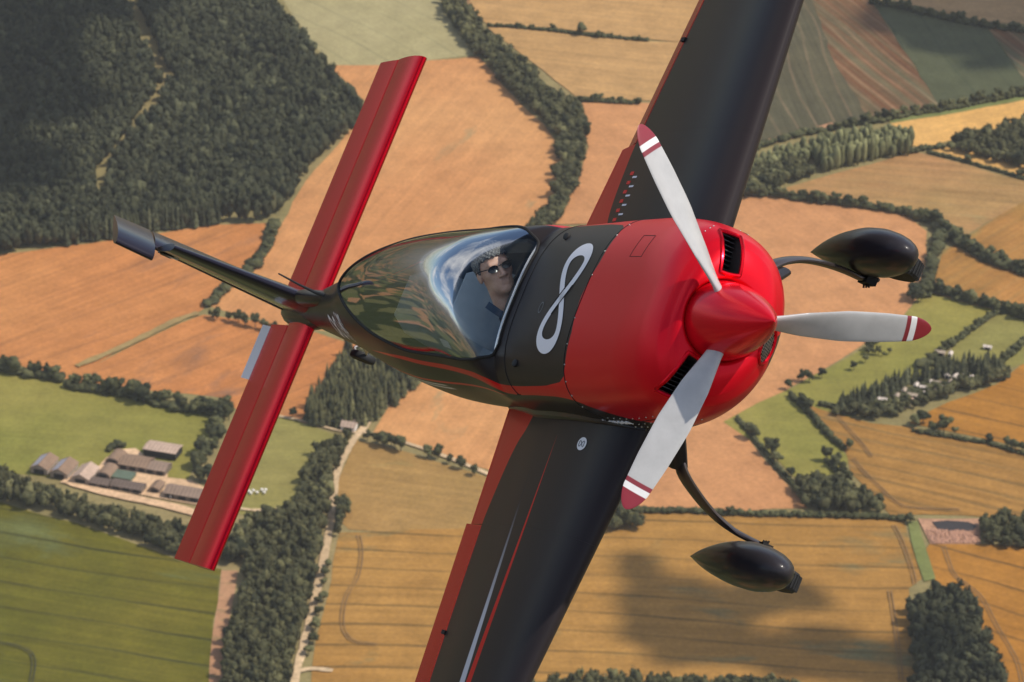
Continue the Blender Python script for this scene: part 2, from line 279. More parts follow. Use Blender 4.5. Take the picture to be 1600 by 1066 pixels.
FIELDS = [
 ('crop_field', 'pale green tramlined crop along the top edge, right of the forest', [(380, -90), (700, -90), (690, 15), (747, 85), (690, 92), (590, 104), (515, 104), (470, 40)], m_pale),
 ('stubble_field', 'large orange stubble field rising behind the canopy', [(515, 102), (600, 102), (747, 88), (800, 148), (850, 195), (876, 235), (876, 290), (850, 340), (815, 375), (700, 500), (560, 520), (450, 512), (325, 478), (395, 415), (440, 350), (478, 283), (520, 236), (578, 165)], m_ora2),
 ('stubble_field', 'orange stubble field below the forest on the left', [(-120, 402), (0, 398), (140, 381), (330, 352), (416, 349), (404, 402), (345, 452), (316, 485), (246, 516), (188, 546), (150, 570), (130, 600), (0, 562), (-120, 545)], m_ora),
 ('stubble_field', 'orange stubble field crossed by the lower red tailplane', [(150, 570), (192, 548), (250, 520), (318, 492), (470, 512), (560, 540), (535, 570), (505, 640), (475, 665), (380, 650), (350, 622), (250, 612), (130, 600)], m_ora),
 ('pasture', 'bright green pasture above the farm on the left', [(-140, 555), (0, 578), (100, 598), (250, 628), (335, 642), (325, 690), (290, 760), (180, 760), (40, 742), (-140, 728)], m_gra),
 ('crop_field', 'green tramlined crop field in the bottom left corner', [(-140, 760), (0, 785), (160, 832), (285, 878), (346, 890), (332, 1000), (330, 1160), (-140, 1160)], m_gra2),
 ('bare_strip', 'strip of bare reddish earth beside the bottom wood', [(346, 892), (372, 892), (360, 960), (350, 1010), (338, 1160), (325, 1160), (331, 1000)], m_red),
 ('pasture', 'olive green pasture between lower tailplane and tree belt', [(400, 640), (450, 652), (530, 682), (510, 730), (452, 792), (380, 806), (340, 790), (370, 700)], m_gra3),
 ('pasture', 'dry tan pasture right of the chalk track', [(556, 688), (640, 708), (762, 746), (800, 760), (780, 840), (545, 828), (522, 805), (528, 752)], m_tan),
 ('stubble_field', 'orange stubble field under the fuselage belly', [(650, 590), (720, 600), (860, 640), (840, 760), (790, 742), (660, 704), (583, 676), (605, 640)], m_ora2),
 ('wheat_field', 'golden tramlined wheat field filling the bottom centre', [(530, 833), (640, 828), (780, 826), (900, 812), (1000, 800), (1200, 806), (1412, 812), (1440, 905), (1420, 920), (1425, 1010), (1450, 1180), (470, 1180), (488, 1040), (505, 960), (520, 880)], m_whe),
 ('stubble_field', 'rose stubble field behind the lower half of the propeller', [(900, 610), (1130, 640), (1172, 690), (1215, 742), (1262, 795), (1100, 800), (990, 796), (860, 790), (800, 720)], m_ora3),
 ('stubble_field', 'orange stubble field right of the cowling', [(1120, 305), (1200, 306), (1300, 318), (1412, 334), (1448, 362), (1448, 410), (1432, 468), (1395, 512), (1340, 545), (1236, 605), (1185, 645), (1100, 660), (1050, 500)], m_ora3),
 ('pasture', 'green pasture with a scattered hedge right of the nose', [(1180, 632), (1240, 606), (1330, 556), (1395, 520), (1445, 455), (1500, 468), (1562, 484), (1500, 528), (1440, 566), (1444, 584), (1360, 640), (1325, 655), (1240, 625)], m_gra),
 ('pasture', 'green pasture strip beside the lower propeller edge', [(1130, 660), (1185, 630), (1232, 618), (1300, 690), (1326, 715), (1318, 770), (1290, 770), (1240, 745), (1190, 700)], m_gra),
 ('wheat_field', 'streaky golden wheat field on the right below the tree ring', [(1236, 622), (1280, 640), (1360, 662), (1420, 668), (1500, 682), (1720, 730), (1720, 815), (1500, 806), (1392, 806), (1330, 740), (1322, 708)], m_whe3),
 ('wheat_field', 'clean golden wheat field at the right edge below the tree ring', [(1420, 662), (1480, 630), (1560, 600), (1610, 560), (1720, 530), (1720, 725), (1600, 700), (1520, 682), (1450, 668)], m_whe2),
 ('meadow', 'olive meadow at the right edge above the tree ring', [(1475, 560), (1500, 532), (1566, 488), (1720, 520), (1720, 540), (1590, 572), (1540, 590), (1460, 586), (1446, 570)], m_gra3),
 ('meadow', 'olive brown meadow at the right edge between two hedges', [(1462, 430), (1474, 392), (1490, 384), (1540, 412), (1720, 460), (1720, 520), (1600, 492), (1530, 480), (1450, 458)], m_oli),
 ('stubble_field', 'mottled orange field right of the poplar plantation', [(1205, 300), (1290, 276), (1430, 238), (1510, 258), (1600, 284), (1720, 290), (1720, 300), (1600, 315), (1505, 372), (1450, 340), (1330, 322)], m_mix),
 ('meadow', 'striped olive field at the right edge above the hedge', [(1505, 374), (1540, 352), (1600, 316), (1720, 296), (1720, 462), (1600, 420), (1545, 402)], m_oli),
 ('crop_field', 'dark bluegreen tramlined crop right of the upper wing', [(1120, 260), (1180, -90), (1260, -90), (1370, 190), (1290, 200), (1190, 225)], m_grn),
 ('tilled_field', 'brown and green strip tilled field at the top right', [(1240, -90), (1355, -90), (1362, 5), (1420, 90), (1470, 168), (1358, 188), (1300, 90)], m_brn),
 ('crop_field', 'bluegreen crop field under the top right hedge', [(1362, 4), (1440, 20), (1545, 46), (1575, 90), (1610, 142), (1468, 166), (1420, 90)], m_grn2),
 ('tilled_field', 'brown tilled field in the upper right corner', [(1545, 46), (1720, 64), (1720, 240), (1625, 165), (1590, 110)], m_brn),
 ('bare_strip', 'orange earth headland below the bluegreen crop', [(1172, 226), (1300, 192), (1304, 198), (1172, 236)], m_red),
 ('wheat_field', 'pale yellow wheat field left of the dark right-hand wood', [(1390, 192), (1470, 180), (1610, 152), (1720, 150), (1720, 190), (1500, 216), (1446, 232), (1412, 226)], m_whe4),
 ('grass_strip', 'green strip above the pale yellow wheat', [(1388, 186), (1470, 170), (1610, 144), (1720, 140), (1720, 152), (1610, 155), (1470, 182), (1392, 194)], m_ver),
 ('wheat_field', 'narrow tan field below the dark right-hand wood', [(1450, 234), (1480, 231), (1540, 240), (1612, 262), (1720, 280), (1720, 292), (1600, 280), (1510, 256)], m_whe4),
 ('wheat_field', 'upper tan wheat field between tree belt and upper wing', [(762, 44), (860, 46), (1010, 66), (1150, 70), (1140, 160), (1000, 158), (905, 156), (850, 112)], m_whe5),
 ('wheat_field', 'tan wheat field along the top edge by the upper wing', [(722, -90), (1180, -90), (1150, 72), (1010, 62), (860, 44), (762, 40), (735, 10)], m_whe5),
 ('stubble_field', 'small rose stubble field left of the upper wing root', [(905, 162), (1000, 162), (1100, 164), (1060, 350), (840, 352), (900, 290), (920, 230)], m_ora3),
 ('wheat_field', 'dull tan field in the top right corner', [(1320, -90), (1720, -90), (1720, 44), (1545, 36), (1400, 4)], m_drk),
 ('wheat_field', 'golden wheat field in the bottom right corner', [(1452, 852), (1540, 852), (1620, 856), (1720, 860), (1720, 1180), (1562, 1180), (1530, 980), (1462, 910), (1436, 880)], m_whe2),
 ('grass_strip', 'narrow green grass strip running to the lower right wood', [(1418, 816), (1434, 816), (1462, 906), (1444, 910)], m_ver),
 ('rubble_yard', 'pink rubble yard with a dark pit in the lower right', [(1434, 812), (1530, 812), (1532, 852), (1454, 852)], fm('rubble earth', (.36, .19, .11), (.42, .24, .15), line=0, streak=.05, fine=.25)),
 ('farmyard', 'pale earth farmyard around the farm buildings', [(95, 750), (118, 738), (150, 735), (165, 718), (185, 704), (212, 702), (225, 712), (215, 728), (262, 740), (262, 748), (300, 752), (322, 765), (318, 792), (270, 784), (215, 774), (160, 766), (112, 758)], m_yar),
]
for nm, lb, px, m in FIELDS: field(nm, lb, px, m)
def strip(name, label, px, width, m, z=1.05, closed=False, jit=.15):
    P = GP(px); 
    # smooth the polyline
    for _ in range(2):
        Q = [P[0]]
        for a, b in zip(P[:-1], P[1:]): Q += [a * .75 + b * .25, a * .25 + b * .75]
        P = np.array(Q + [P[-1]])
    T = np.gradient(P, axis=0); T /= np.linalg.norm(T, axis=1)[:, None]; N = np.c_[-T[:, 1], T[:, 0]]
    r = np.random.default_rng(len(px) + int(abs(P[0][0]))); hw = width / 2 * (1 + r.uniform(-jit, jit, len(P)))
    V = np.concatenate([np.c_[P + N * hw[:, None], np.full(len(P), z)], np.c_[P - N * hw[:, None], np.full(len(P), z)]]); n = len(P)
    F = [(i, n + i, n + i + 1, i + 1) for i in range(n - 1)]
    me = mesh_np(name, V, [F]); o = link(name, me, m, smooth=False); return tag(o, label, kind='structure')
TRK = [(700, 575), (652, 598), (612, 628), (580, 655), (564, 676), (552, 690), (540, 710), (528, 735), (522, 762), (520, 800), (511, 850), (500, 905), (490, 945), (481, 985), (472, 1020), (463, 1052), (455, 1100)]
strip('track', 'pale chalk track winding down past the central wood', TRK, 4.6, m_trk)
strip('track', 'pale track branching right at the bottom of the central wood', [(463, 1052), (485, 1046), (520, 1050)], 3.4, m_trk, 1.07)
strip('track', 'pale lane along the row of trees right of the white cottage', [(566, 676), (630, 692), (700, 716), (762, 742), (800, 760)], 3.2, m_trk, 1.09)
strip('track', 'thin pale track along the top of the olive pasture', [(410, 648), (470, 658), (530, 676), (562, 678)], 2.2, m_trk, 1.11)
strip('track', 'pale lane leading from the farm to the central wood', [(300, 782), (340, 790), (380, 798), (410, 800), (460, 796)], 2.6, m_trk, 1.13)
strip('track', 'pale earth lane beside the winding tree belt at the top', [(720, -40), (730, 10), (736, 26), (752, 42)], 4.0, m_red, 1.15)
strip('grass_strip', 'grassy path dividing the two orange fields on the left', [(120, 574), (190, 545), (248, 516), (280, 500), (310, 491)], 5.0, fm('grassy path', (.30, .20, .085), (.26, .20, .08), line=0, streak=0), 1.17, jit=.35)
m_tl = simple('tramline soil', (.20, .115, .045), .95, nscale=.2)
def tram(label, px, z=1.08, mat=None):
    P = GP(px); 
    for s in (-1, 1):
        T = np.gradient(P, axis=0); T /= np.linalg.norm(T, axis=1)[:, None]; N = np.c_[-T[:, 1], T[:, 0]]; Q = P + N * s * .95
        px2 = []
        for q in Q:
            d = RC.T @ (np.array([q[0], q[1], 0]) - CAMPOS); px2.append((PCX + FPX * d[0] / -d[2], PCY - FPX * d[1] / -d[2]))
        strip('tractor_track', label, px2, .6, mat or m_tl, z, jit=.3)
strip('track', 'pale earth road along the front of the farm buildings', [(100, 752), (125, 760), (160, 771), (220, 783), (280, 796), (322, 810)], 7.0, m_yar, 1.19)
tram('curved tractor tracks down the wheat in the lower right corner', [(1474, 855), (1482, 880), (1490, 902), (1510, 915), (1535, 935), (1552, 972), (1575, 1010), (1592, 1040), (1600, 1090)])
tram('tractor tracks beside the green grass strip', [(1396, 822), (1406, 840), (1416, 865), (1426, 895), (1430, 915)])
tram('tractor tracks along the left side of the lower right wood', [(1390, 925), (1394, 950), (1400, 985), (1404, 1020), (1408, 1066)])
tram('curved tractor tracks at the left end of the big wheat field', [(560, 838), (566, 862), (560, 905), (541, 930), (534, 962), (536, 988), (552, 1006), (590, 1009)])
tram('tractor tracks along the left edge of the streaky wheat field', [(1333, 718), (1350, 740), (1380, 768), (1400, 788), (1420, 796), (1500, 798)])
tram('tractor tracks across the top corner of the streaky wheat field', [(1300, 642), (1322, 668), (1344, 692), (1362, 716)])
tram('winding tractor tracks in the corner of the green crop', [(-10, 1004), (30, 1012), (50, 1022), (54, 1040), (48, 1070), (46, 1110)], mat=simple('green tramline', (.04, .04, .018), .95))
# ------------------------------------------------------------------ vegetation
ZG = 0.9
def foliage(name, c1, c2, tint=True, var=.42):
    t = NT(name); P = t.n('ShaderNodeNewGeometry').outputs['Position']
    n = t.noise(P, .30, 5, .75); f = t.ramp(n, .36, .64); col = t.mix(f, c1, c2)
    if tint: a = t.n('ShaderNodeAttribute', attribute_name='tint').outputs['Fac']
    else: a = t.n('ShaderNodeObjectInfo').outputs['Random']
    col = t.mix(t.ramp(a, .80, .98, 0, .55), col, tuple(q * 1.35 for q in c2)); col = t.mix(t.ramp(a, .0, .2, .5, 0), col, (.030, .042, .024))
    k = t.ramp(a, 0, 1, 1 - var, 1 + var); v = t.n('ShaderNodeVectorMath', operation='SCALE'); t.put(v.inputs[0], col); t.put(v.inputs['Scale'], k)
    t.set(Base_Color=v.outputs[0], Roughness=.85, Specular_IOR_Level=.15); return t.m
F_CON = foliage('conifer foliage', (.026, .031, .017), (.064, .064, .032))
F_DEC = foliage('broadleaf foliage', (.036, .040, .019), (.098, .090, .038))
F_POP = foliage('poplar foliage', (.10, .105, .045), (.17, .165, .075))
F_TREE = foliage('hedge tree foliage', (.034, .040, .018), (.088, .084, .035), tint=False)
F_HED = foliage('hedge foliage', (.037, .042, .019), (.084, .080, .034))
BARK = simple('bark', (.075, .055, .038), .9, nscale=1.0)
def ico(sub):
    b = bmesh.new(); bmesh.ops.create_icosphere(b, subdivisions=sub, radius=1.0); b.verts.ensure_lookup_table()
    V = np.array([v.co[:] for v in b.verts]); F = np.array([[v.index for v in f.verts] for f in b.faces]); b.free(); return V, F
ICO1, ICO2 = ico(2), ico(3)
OCT = ico(1)
def lump(r, c, s, base=ICO1, jit=.22):
    V, F = base; k = 1 + r.uniform(-jit, jit, (len(V), 1)); return V * k * np.array(s) + np.array(c), F
def cat(parts):
    V = []; F = []; b = 0
    for v, f in parts: V.append(v); F.append(f + b); b += len(v)
    return np.concatenate(V), np.concatenate(F)
def leaves(r, cen, rad, n, s0, s1):
    V = []; F = []
    for k in range(n):                                      # loose leaf clumps standing off the lobes
        i = r.integers(0, len(cen)); nn = r.normal(size=3); nn[2] = abs(nn[2]) * .8 - .15; nn /= np.linalg.norm(nn); p = np.array(cen[i]) + nn * np.array(rad[i]) * r.uniform(.88, 1.22)
        u = np.cross(nn, r.normal(size=3)); u /= np.linalg.norm(u); q = np.cross(nn, u); s = r.uniform(s0, s1); b = len(V)
        V += [p + u * s, p - u * s * .6 + q * s, p - u * s * .5 - q * s * .9 + nn * s * .7]; F.append((b, b + 1, b + 2))
    return np.array(V), np.array(F)
def tpl_dec(seed):       # broadleaf crown for massed woods; unit height
    r = np.random.default_rng(seed); cen = [(0, 0, .52)]; rad = [(.27, .27, .36)]
    for k in range(5):
        a = r.uniform(0, 6.28); d = r.uniform(.14, .30); q = r.uniform(.11, .19); cen.append((d * math.cos(a), d * math.sin(a), r.uniform(.42, .84))); rad.append((q, q, q))
    b_ = (ICO1[0], ICO1[1]); ps = [lump(r, c, s, OCT if k else ICO1, .3) for k, (c, s) in enumerate(zip(cen, rad))]
    return cat(ps + [leaves(r, cen, rad, 46, .05, .11)])
def tpl_con(seed):       # stacked ragged cones
    r = np.random.default_rng(seed); V = []; F = []; b = 0
    for z0, z1, R in ((.08, .58, .25), (.36, .80, .19), (.62, 1.02, .12)):
        n = 9; a = np.arange(n) / n * 6.283 + r.uniform(0, 1); rr = R * (1 + r.uniform(-.3, .25, n)) * np.where(np.arange(n) % 2, .72, 1.1)
        V += [(rr[i] * math.cos(a[i]), rr[i] * math.sin(a[i]), z0 + r.uniform(-.05, .05)) for i in range(n)] + [(r.uniform(-.02, .02), r.uniform(-.02, .02), z1)]
        F += [(b + i, b + (i + 1) % n, b + n) for i in range(n)]; b += n + 1
    return np.array(V), np.array(F)
def tpl_pop(seed):       # narrow poplar
    r = np.random.default_rng(seed); return cat([lump(r, (0, 0, .5), (.17, .17, .5), ICO1, .28), lump(r, (.05, .03, .7), (.11, .11, .25), ICO1, .3), lump(r, (-.05, .02, .35), (.12, .12, .25), ICO1, .3)])
TPL = {'dec': [tpl_dec(s) for s in range(7)], 'con': [tpl_con(s) for s in range(7)], 'pop': [tpl_pop(s) for s in range(5)]}
def inside(P, Q):
    x, y = P[:, 0], P[:, 1]; c = np.zeros(len(P), bool); j = len(Q) - 1
    for i in range(len(Q)):
        xi, yi = Q[i]; xj, yj = Q[j]; k = ((yi > y) != (yj > y)) & (x < (xj - xi) * (y - yi) / (yj - yi + 1e-12) + xi); c ^= k; j = i
    return c
def wood(name, label, px, kind, sp, h, mat, holes=(), wid=1.0, seed=1, cat_='wood'):
    r = np.random.default_rng(seed); Q = GP(px); lo, hi = Q.min(0), Q.max(0); nx, ny = int((hi[0] - lo[0]) / sp) + 2, int((hi[1] - lo[1]) / (sp * .87)) + 2
    i, j = np.meshgrid(np.arange(nx), np.arange(ny), indexing='ij'); P = np.stack([lo[0] + (i + .5 * (j % 2)) * sp, lo[1] + j * sp * .87], -1).reshape(-1, 2) + r.uniform(-.36, .36, (nx * ny, 2)) * sp
    P = P[inside(P, Q)]
    for hpx, wd in holes:                                  # rides and clearings: leave out trees near a polyline
        L = GP(hpx); d = np.full(len(P), 1e9)
        for a, b in zip(L[:-1], L[1:]):
            e = b - a; tt = np.clip(((P - a) @ e) / (e @ e), 0, 1); d = np.minimum(d, np.linalg.norm(P - a - tt[:, None] * e, axis=1))
        P = P[d > wd]
    V = []; F = []; T = []; b = 0; T_ = TPL[kind]
    which = r.integers(0, len(T_), len(P)); lowf = .5 + .5 * np.sin(P[:, 0] * .021 + 1.3 * np.sin(P[:, 1] * .017)) * np.cos(P[:, 1] * .026)
    for k in range(len(T_)):
        S_ = P[which == k]; n = len(S_)
        if not n: continue
        tv, tf = T_[k]; a = r.uniform(0, 6.28, n); H = h * r.uniform(.66, 1.25, n) * (.92 + .16 * lowf[which == k]); W = wid * sp * r.uniform(1.0, 1.85, n)
        if kind == 'con': W *= 1.35
        if kind == 'pop': W *= 1.6
        c, s = np.cos(a)[:, None], np.sin(a)[:, None]
        x = (tv[None, :, 0] * c - tv[None, :, 1] * s) * W[:, None] * 1.25 + S_[:, :1]; y = (tv[None, :, 0] * s + tv[None, :, 1] * c) * W[:, None] * 1.25 + S_[:, 1:]
        z = tv[None, :, 2] * H[:, None] + ZG - .5
        V.append(np.stack([x, y, z], -1).reshape(-1, 3)); F.append((tf[None] + (np.arange(n) * len(tv))[:, None, None] + b).reshape(-1, 3)); b += n * len(tv)
        T.append(np.repeat(np.clip(r.normal(.5, .25, n), 0, 1), len(tv)))
    me = mesh_np(name, np.concatenate(V), np.concatenate(F)); at = me.attributes.new('tint', 'FLOAT', 'POINT'); at.data.foreach_set('value', np.concatenate(T).astype(np.float32)[:len(me.vertices)])
    o = link(name, me, mat, smooth=True); return tag(o, label, cat_, kind='stuff')
RIDE = [(205, -40), (215, 40), (245, 100), (262, 135), (232, 175), (208, 205), (190, 235), (168, 265), (158, 315)]
wood('forest', 'large dark forest filling the upper left corner', [(-150, -110), (380, -110), (440, 35), (470, 62), (515, 122), (568, 180), (545, 212), (490, 262), (468, 285), (462, 306), (430, 338), (400, 352), (340, 350), (330, 353), (230, 364), (140, 380), (60, 392), (0, 398), (-150, 412)], 'dec', 5.8, 15, F_CON,
     holes=[(RIDE[3:], 4.2), (RIDE[:4], 6), ([(238, 178), (250, 168)], 6), ([(166, 262), (158, 290)], 6), ([(250, 205), (390, 185), (560, 175)], 4.2), ([(235, 130), (330, 110), (500, 95)], 4.2), ([(70, 215), (150, 205), (250, 200)], 2.0), ([(355, 338), (405, 335)], 7)], seed=3)
wood('conifer_row', 'tall dark conifers along the lower edge of the forest', [(100, 388), (140, 381), (230, 366), (345, 353), (345, 345), (230, 356), (140, 371), (100, 378)], 'con', 3.6, 17, F_CON, seed=4)
wood('conifer_wood', 'dense wood below the tail of the aeroplane', [(540, 556), (600, 570), (662, 592), (640, 618), (608, 645), (580, 664), (560, 672), (530, 668), (500, 672), (476, 662), (490, 630), (512, 600)], 'con', 4.4, 15, F_DEC, seed=5)
wood('broadleaf_wood', 'dark wood left of the chalk track at the bottom', [(372, 838), (420, 815), (470, 800), (530, 805), (548, 812), (535, 830), (512, 868), (500, 905), (484, 960), (468, 1010), (456, 1060), (450, 1160), (335, 1160), (346, 1075), (362, 985), (385, 915), (388, 882), (368, 872)], 'dec', 5.2, 12, F_DEC, holes=[(TRK[9:], 3.2)], seed=6)
wood('tree_belt', 'dark tree belt between farm and green tramlined crop', [(-140, 732), (0, 748), (60, 774), (110, 794), (160, 807), (240, 826), (310, 846), (380, 848), (378, 884), (330, 884), (280, 872), (220, 850), (160, 826), (80, 805), (0, 783), (-140, 768)], 'dec', 5.2, 11, F_DEC, seed=7)
wood('tree_belt', 'tree belt climbing beside the chalk track to the cottage', [(486, 726), (510, 704), (545, 690), (536, 712), (524, 740), (518, 765), (512, 800), (462, 808), (466, 780)], 'dec', 5.2, 11, F_DEC, seed=8)
wood('tree_belt', 'winding belt of trees at the top right of the orange field', [(682, -60), (720, -60), (722, 10), (744, 42), (780, 74), (822, 112), (856, 146), (890, 162), (914, 186), (917, 226), (906, 262), (904, 300), (880, 322), (866, 312), (868, 280), (872, 250), (868, 216), (848, 190), (812, 160), (780, 132), (760, 102), (738, 80), (706, 44), (690, 10)], 'dec', 6.0, 11, F_DEC, seed=9)
wood('tree_belt', 'trees rising just behind the front of the canopy', [(866, 318), (886, 320), (876, 346), (846, 366), (815, 374), (830, 352)], 'dec', 4.5, 8, F_DEC, seed=10)
wood('broadleaf_wood', 'dark wood at the right edge near the pale wheat', [(1476, 240), (1500, 222), (1545, 212), (1590, 200), (1720, 170), (1720, 300), (1620, 272), (1580, 262), (1530, 248)], 'dec', 6.5, 12, F_DEC, seed=11)
wood('poplar_plantation', 'young poplar plantation with visible trunks right of the propeller', [(1262, 252), (1330, 226), (1390, 216), (1424, 226), (1420, 244), (1360, 254), (1290, 272)], 'pop', 4.6, 15, F_POP, seed=12)
wood('poplar_plantation', 'yellow green young plantation behind the propeller edge', [(1155, 270), (1240, 236), (1330, 214), (1340, 226), (1262, 252), (1230, 286), (1160, 290)], 'pop', 4.6, 9, F_POP, seed=13)
wood('broadleaf_wood', 'bushy wood beside the leading edge of the upper wing', [(1135, 296), (1170, 284), (1235, 262), (1262, 258), (1270, 276), (1230, 292), (1205, 304), (1180, 310), (1130, 310)], 'dec', 5.4, 11, F_DEC, seed=14)
wood('tree_belt', 'dark conifer belt along the far side of the tree ring', [(1292, 650), (1310, 640), (1350, 622), (1400, 602), (1450, 586), (1500, 574), (1550, 576), (1578, 590), (1566, 598), (1520, 590), (1480, 592), (1440, 602), (1390, 620), (1350, 640), (1330, 650)], 'con', 3.9, 11, F_CON, seed=15)
wood('tree_belt', 'row of round trees along the near side of the tree ring', [(1290, 650), (1340, 652), (1372, 662), (1400, 652), (1450, 634), (1500, 616), (1560, 602), (1578, 592), (1566, 588), (1520, 600), (1470, 618), (1420, 634), (1380, 648), (1330, 644)], 'dec', 5.0, 9, F_DEC, seed=16)
wood('copse', 'triangular wood at the lower edge of the green strip', [(1238, 768), (1262, 760), (1310, 758), (1345, 770), (1375, 790), (1392, 806), (1330, 806), (1270, 802), (1250, 790)], 'dec', 5.4, 11, F_DEC, seed=17)
wood('broadleaf_wood', 'dark rectangular wood in the lower right corner', [(1418, 962), (1440, 944), (1482, 936), (1512, 946), (1528, 980), (1548, 1030), (1566, 1080), (1572, 1180), (1432, 1180), (1424, 1060)], 'dec', 5.2, 14, F_CON, seed=18)
wood('broadleaf_wood', 'dark wood at the right edge beside the rubble yard', [(1528, 828), (1560, 818), (1620, 822), (1720, 838), (1720, 872), (1600, 862), (1536, 856)], 'dec', 5.4, 11, F_DEC, seed=19)
wood('copse', 'small round copse beside the lower wing leading edge', [(932, 826), (940, 808), (965, 800), (990, 804), (1002, 816), (996, 830), (960, 834)], 'dec', 5.6, 11, F_DEC, seed=20)
wood('wood_edge', 'top of a wood along the bottom edge of the picture', [(828, 1082), (880, 1070), (960, 1068), (1060, 1074), (1180, 1078), (1260, 1088), (1270, 1180), (820, 1180)], 'dec', 5.0, 11, F_DEC, seed=21)
wood('scrub', 'scrub and bushes among the huts inside the tree ring', [(1310, 648), (1350, 636), (1400, 618), (1450, 602), (1520, 594), (1500, 606), (1450, 622), (1400, 640), (1360, 654)], 'dec', 5.5, 3.0, F_HED, seed=22, cat_='scrub')
def hedge(label, px, w, h, seed, gap=0.0, cat_='hedge', name='hedgerow'):
    r = np.random.default_rng(seed); L = GP(px); parts = []; T = []
    for a, b in zip(L[:-1], L[1:]):
        d = np.linalg.norm(b - a); n = max(1, int(d / (w * .42)))
        for i in range(n):
            if r.random() < gap: continue
            p = a + (b - a) * (i + r.uniform(-.3, .3)) / n + r.uniform(-.25, .25, 2) * w; s = w * r.uniform(.42, .75); hh = h * r.uniform(.55, 1.15)
            parts.append(lump(r, (p[0], p[1], ZG + hh * .42), (s, s, hh * .58), ICO1, .3)); T += [r.uniform(.1, .9)] * len(ICO1[0])
    V, F = cat(parts); me = mesh_np(name, V, F); at = me.attributes.new('tint', 'FLOAT', 'POINT'); at.data.foreach_set('value', np.array(T, np.float32))
    return tag(link(name, me, F_HED), label, cat_)
# individual trees: crown (leaf clumps on lobes) + forked trunk, eight models, copied
def tree_model(seed):
    r = np.random.default_rng(seed); ps = []; cen = [(0, 0, .60)]; rad = [.27]
    for k in range(11):
        a = r.uniform(0, 6.28); d = r.uniform(.10, .30); cen.append((d * math.cos(a), d * math.sin(a), r.uniform(.36, .86))); rad.append(r.uniform(.11, .19))
    for c, q in zip(cen, rad): ps.append(lump(r, c, np.array((q, q, q * r.uniform(.75, 1.0))), ICO1, .3))
    V = []; F = []
    for k in range(230):                                    # loose leaf clumps standing off the lobes
        i = r.integers(0, len(cen)); n = r.normal(size=3); n /= np.linalg.norm(n); p = np.array(cen[i]) + n * rad[i] * r.uniform(.9, 1.25)
        u = np.cross(n, r.normal(size=3)); u /= np.linalg.norm(u); q = np.cross(n, u); s = r.uniform(.025, .055); b = len(V)
        V += [p + u * s, p - u * s * .6 + q * s, p - u * s * .5 - q * s * .9 + n * s * .6]; F.append((b, b + 1, b + 2))
    V, F = cat(ps + [(np.array(V), np.array(F))]); crown = mesh_np('crown', V, F); crown.materials.append(F_TREE)
    m = MB(); m.tube([(0, 0, -.06), (0, 0, .15), (.01, 0, .34), (.015, .01, .55)], [.035, .026, .02, .008], 6)
    for k in range(3):
        a = r.uniform(0, 6.28); m.tube([(0, 0, .2 + .05 * k), (.08 * math.cos(a), .08 * math.sin(a), .38 + .04 * k), (.17 * math.cos(a), .17 * math.sin(a), .52 + .06 * k)], [.014, .01, .005], 5)
    trunk = m.mesh('trunk'); trunk.materials.append(BARK)
    for me in (crown, trunk): me.polygons.foreach_set('use_smooth', [True] * len(me.polygons))
    return crown, trunk
TREES = [tree_model(40 + k) for k in range(8)]
NTREE = [0]
def tree_at(xy, h, label, group, r, wid=1.0):
    crown, trunk = TREES[int(r.integers(0, 8))]
    o = bpy.data.objects.new('tree', None); COL.objects.link(o); o.empty_display_size = 1
    o.location = (xy[0], xy[1], ZG); o.rotation_euler = (0, 0, r.uniform(0, 6.28)); o.scale = (h * wid, h * wid, h)
    for nm, me in (('trunk', trunk), ('crown', crown)):
        c = bpy.data.objects.new(nm, me); COL.objects.link(c); c.parent = o
    NTREE[0] += 1; return tag(o, label, 'tree', group)
def row(label, group, px, n, h, seed, w=1.5, wid=1.0, jit=.35):
    """n trees spread along a pixel polyline"""
    r = np.random.default_rng(seed); L = GP(px); d = np.r_[0, np.cumsum(np.linalg.norm(np.diff(L, axis=0), axis=1))]
    Q = []
    for i in range(n):
        s = (i + .5 + r.uniform(-jit, jit)) / n * d[-1]; Q.append((np.array([np.interp(s, d, L[:, k]) for k in (0, 1)]) + r.uniform(-w, w, 2), r.uniform(*h), i))
    lr = sorted(range(n), key=lambda i: Q[i][0][0]); tall = max(range(n), key=lambda i: Q[i][1]); small = min(range(n), key=lambda i: Q[i][1])
    vert = abs(L[-1][1] - L[0][1]) > 2.2 * abs(L[-1][0] - L[0][0]); ends = ('the upper end', 'the lower end') if vert else ('the left end', 'the right end')
    if vert: lr = sorted(range(n), key=lambda i: -Q[i][0][1])
    for p, hh, i in Q:
        k = lr.index(i)
        if n < 5: lb = label
        elif i == tall: hh *= 1.12; lb = 'tallest ' + label
        elif i == small: hh *= .9; lb = 'smallest ' + label
        elif k == 0: lb = ('uppermost ' if vert else 'leftmost ') + label
        elif k == n - 1: lb = ('lowest ' if vert else 'rightmost ') + label
        else: lb = label + ', ' + ('near ' + ends[0] if k < n / 3 else ('midway along' if k < 2 * n / 3 else 'near ' + ends[1]))
        while len(lb.split()) > 16: lb = lb.replace(' the ', ' ', 1) if ' the ' in lb else ' '.join(lb.split()[:16])
        tree_at(p, hh, lb, group, r, wid * r.uniform(.85, 1.2))
def single(label, px, h, seed, wid=1.0): tree_at(G(*px), h, label, None, np.random.default_rng(seed), wid)
H1 = [(-60, 572), (0, 580), (60, 590), (100, 597)]
hedge('hedge at the left edge between orange stubble and green pasture', H1, 6, 5, 1)
row('full dark tree in the hedge at the left edge above the green pasture', 'trees in the left edge hedge', H1, 13, (8, 11), 2, 2.5)
H2 = [(104, 606), (150, 612), (200, 620), (260, 636), (300, 644), (345, 650), (362, 640)]
hedge('long hedge above the farm pasture running towards the lower tailplane', H2, 6, 5, 3)
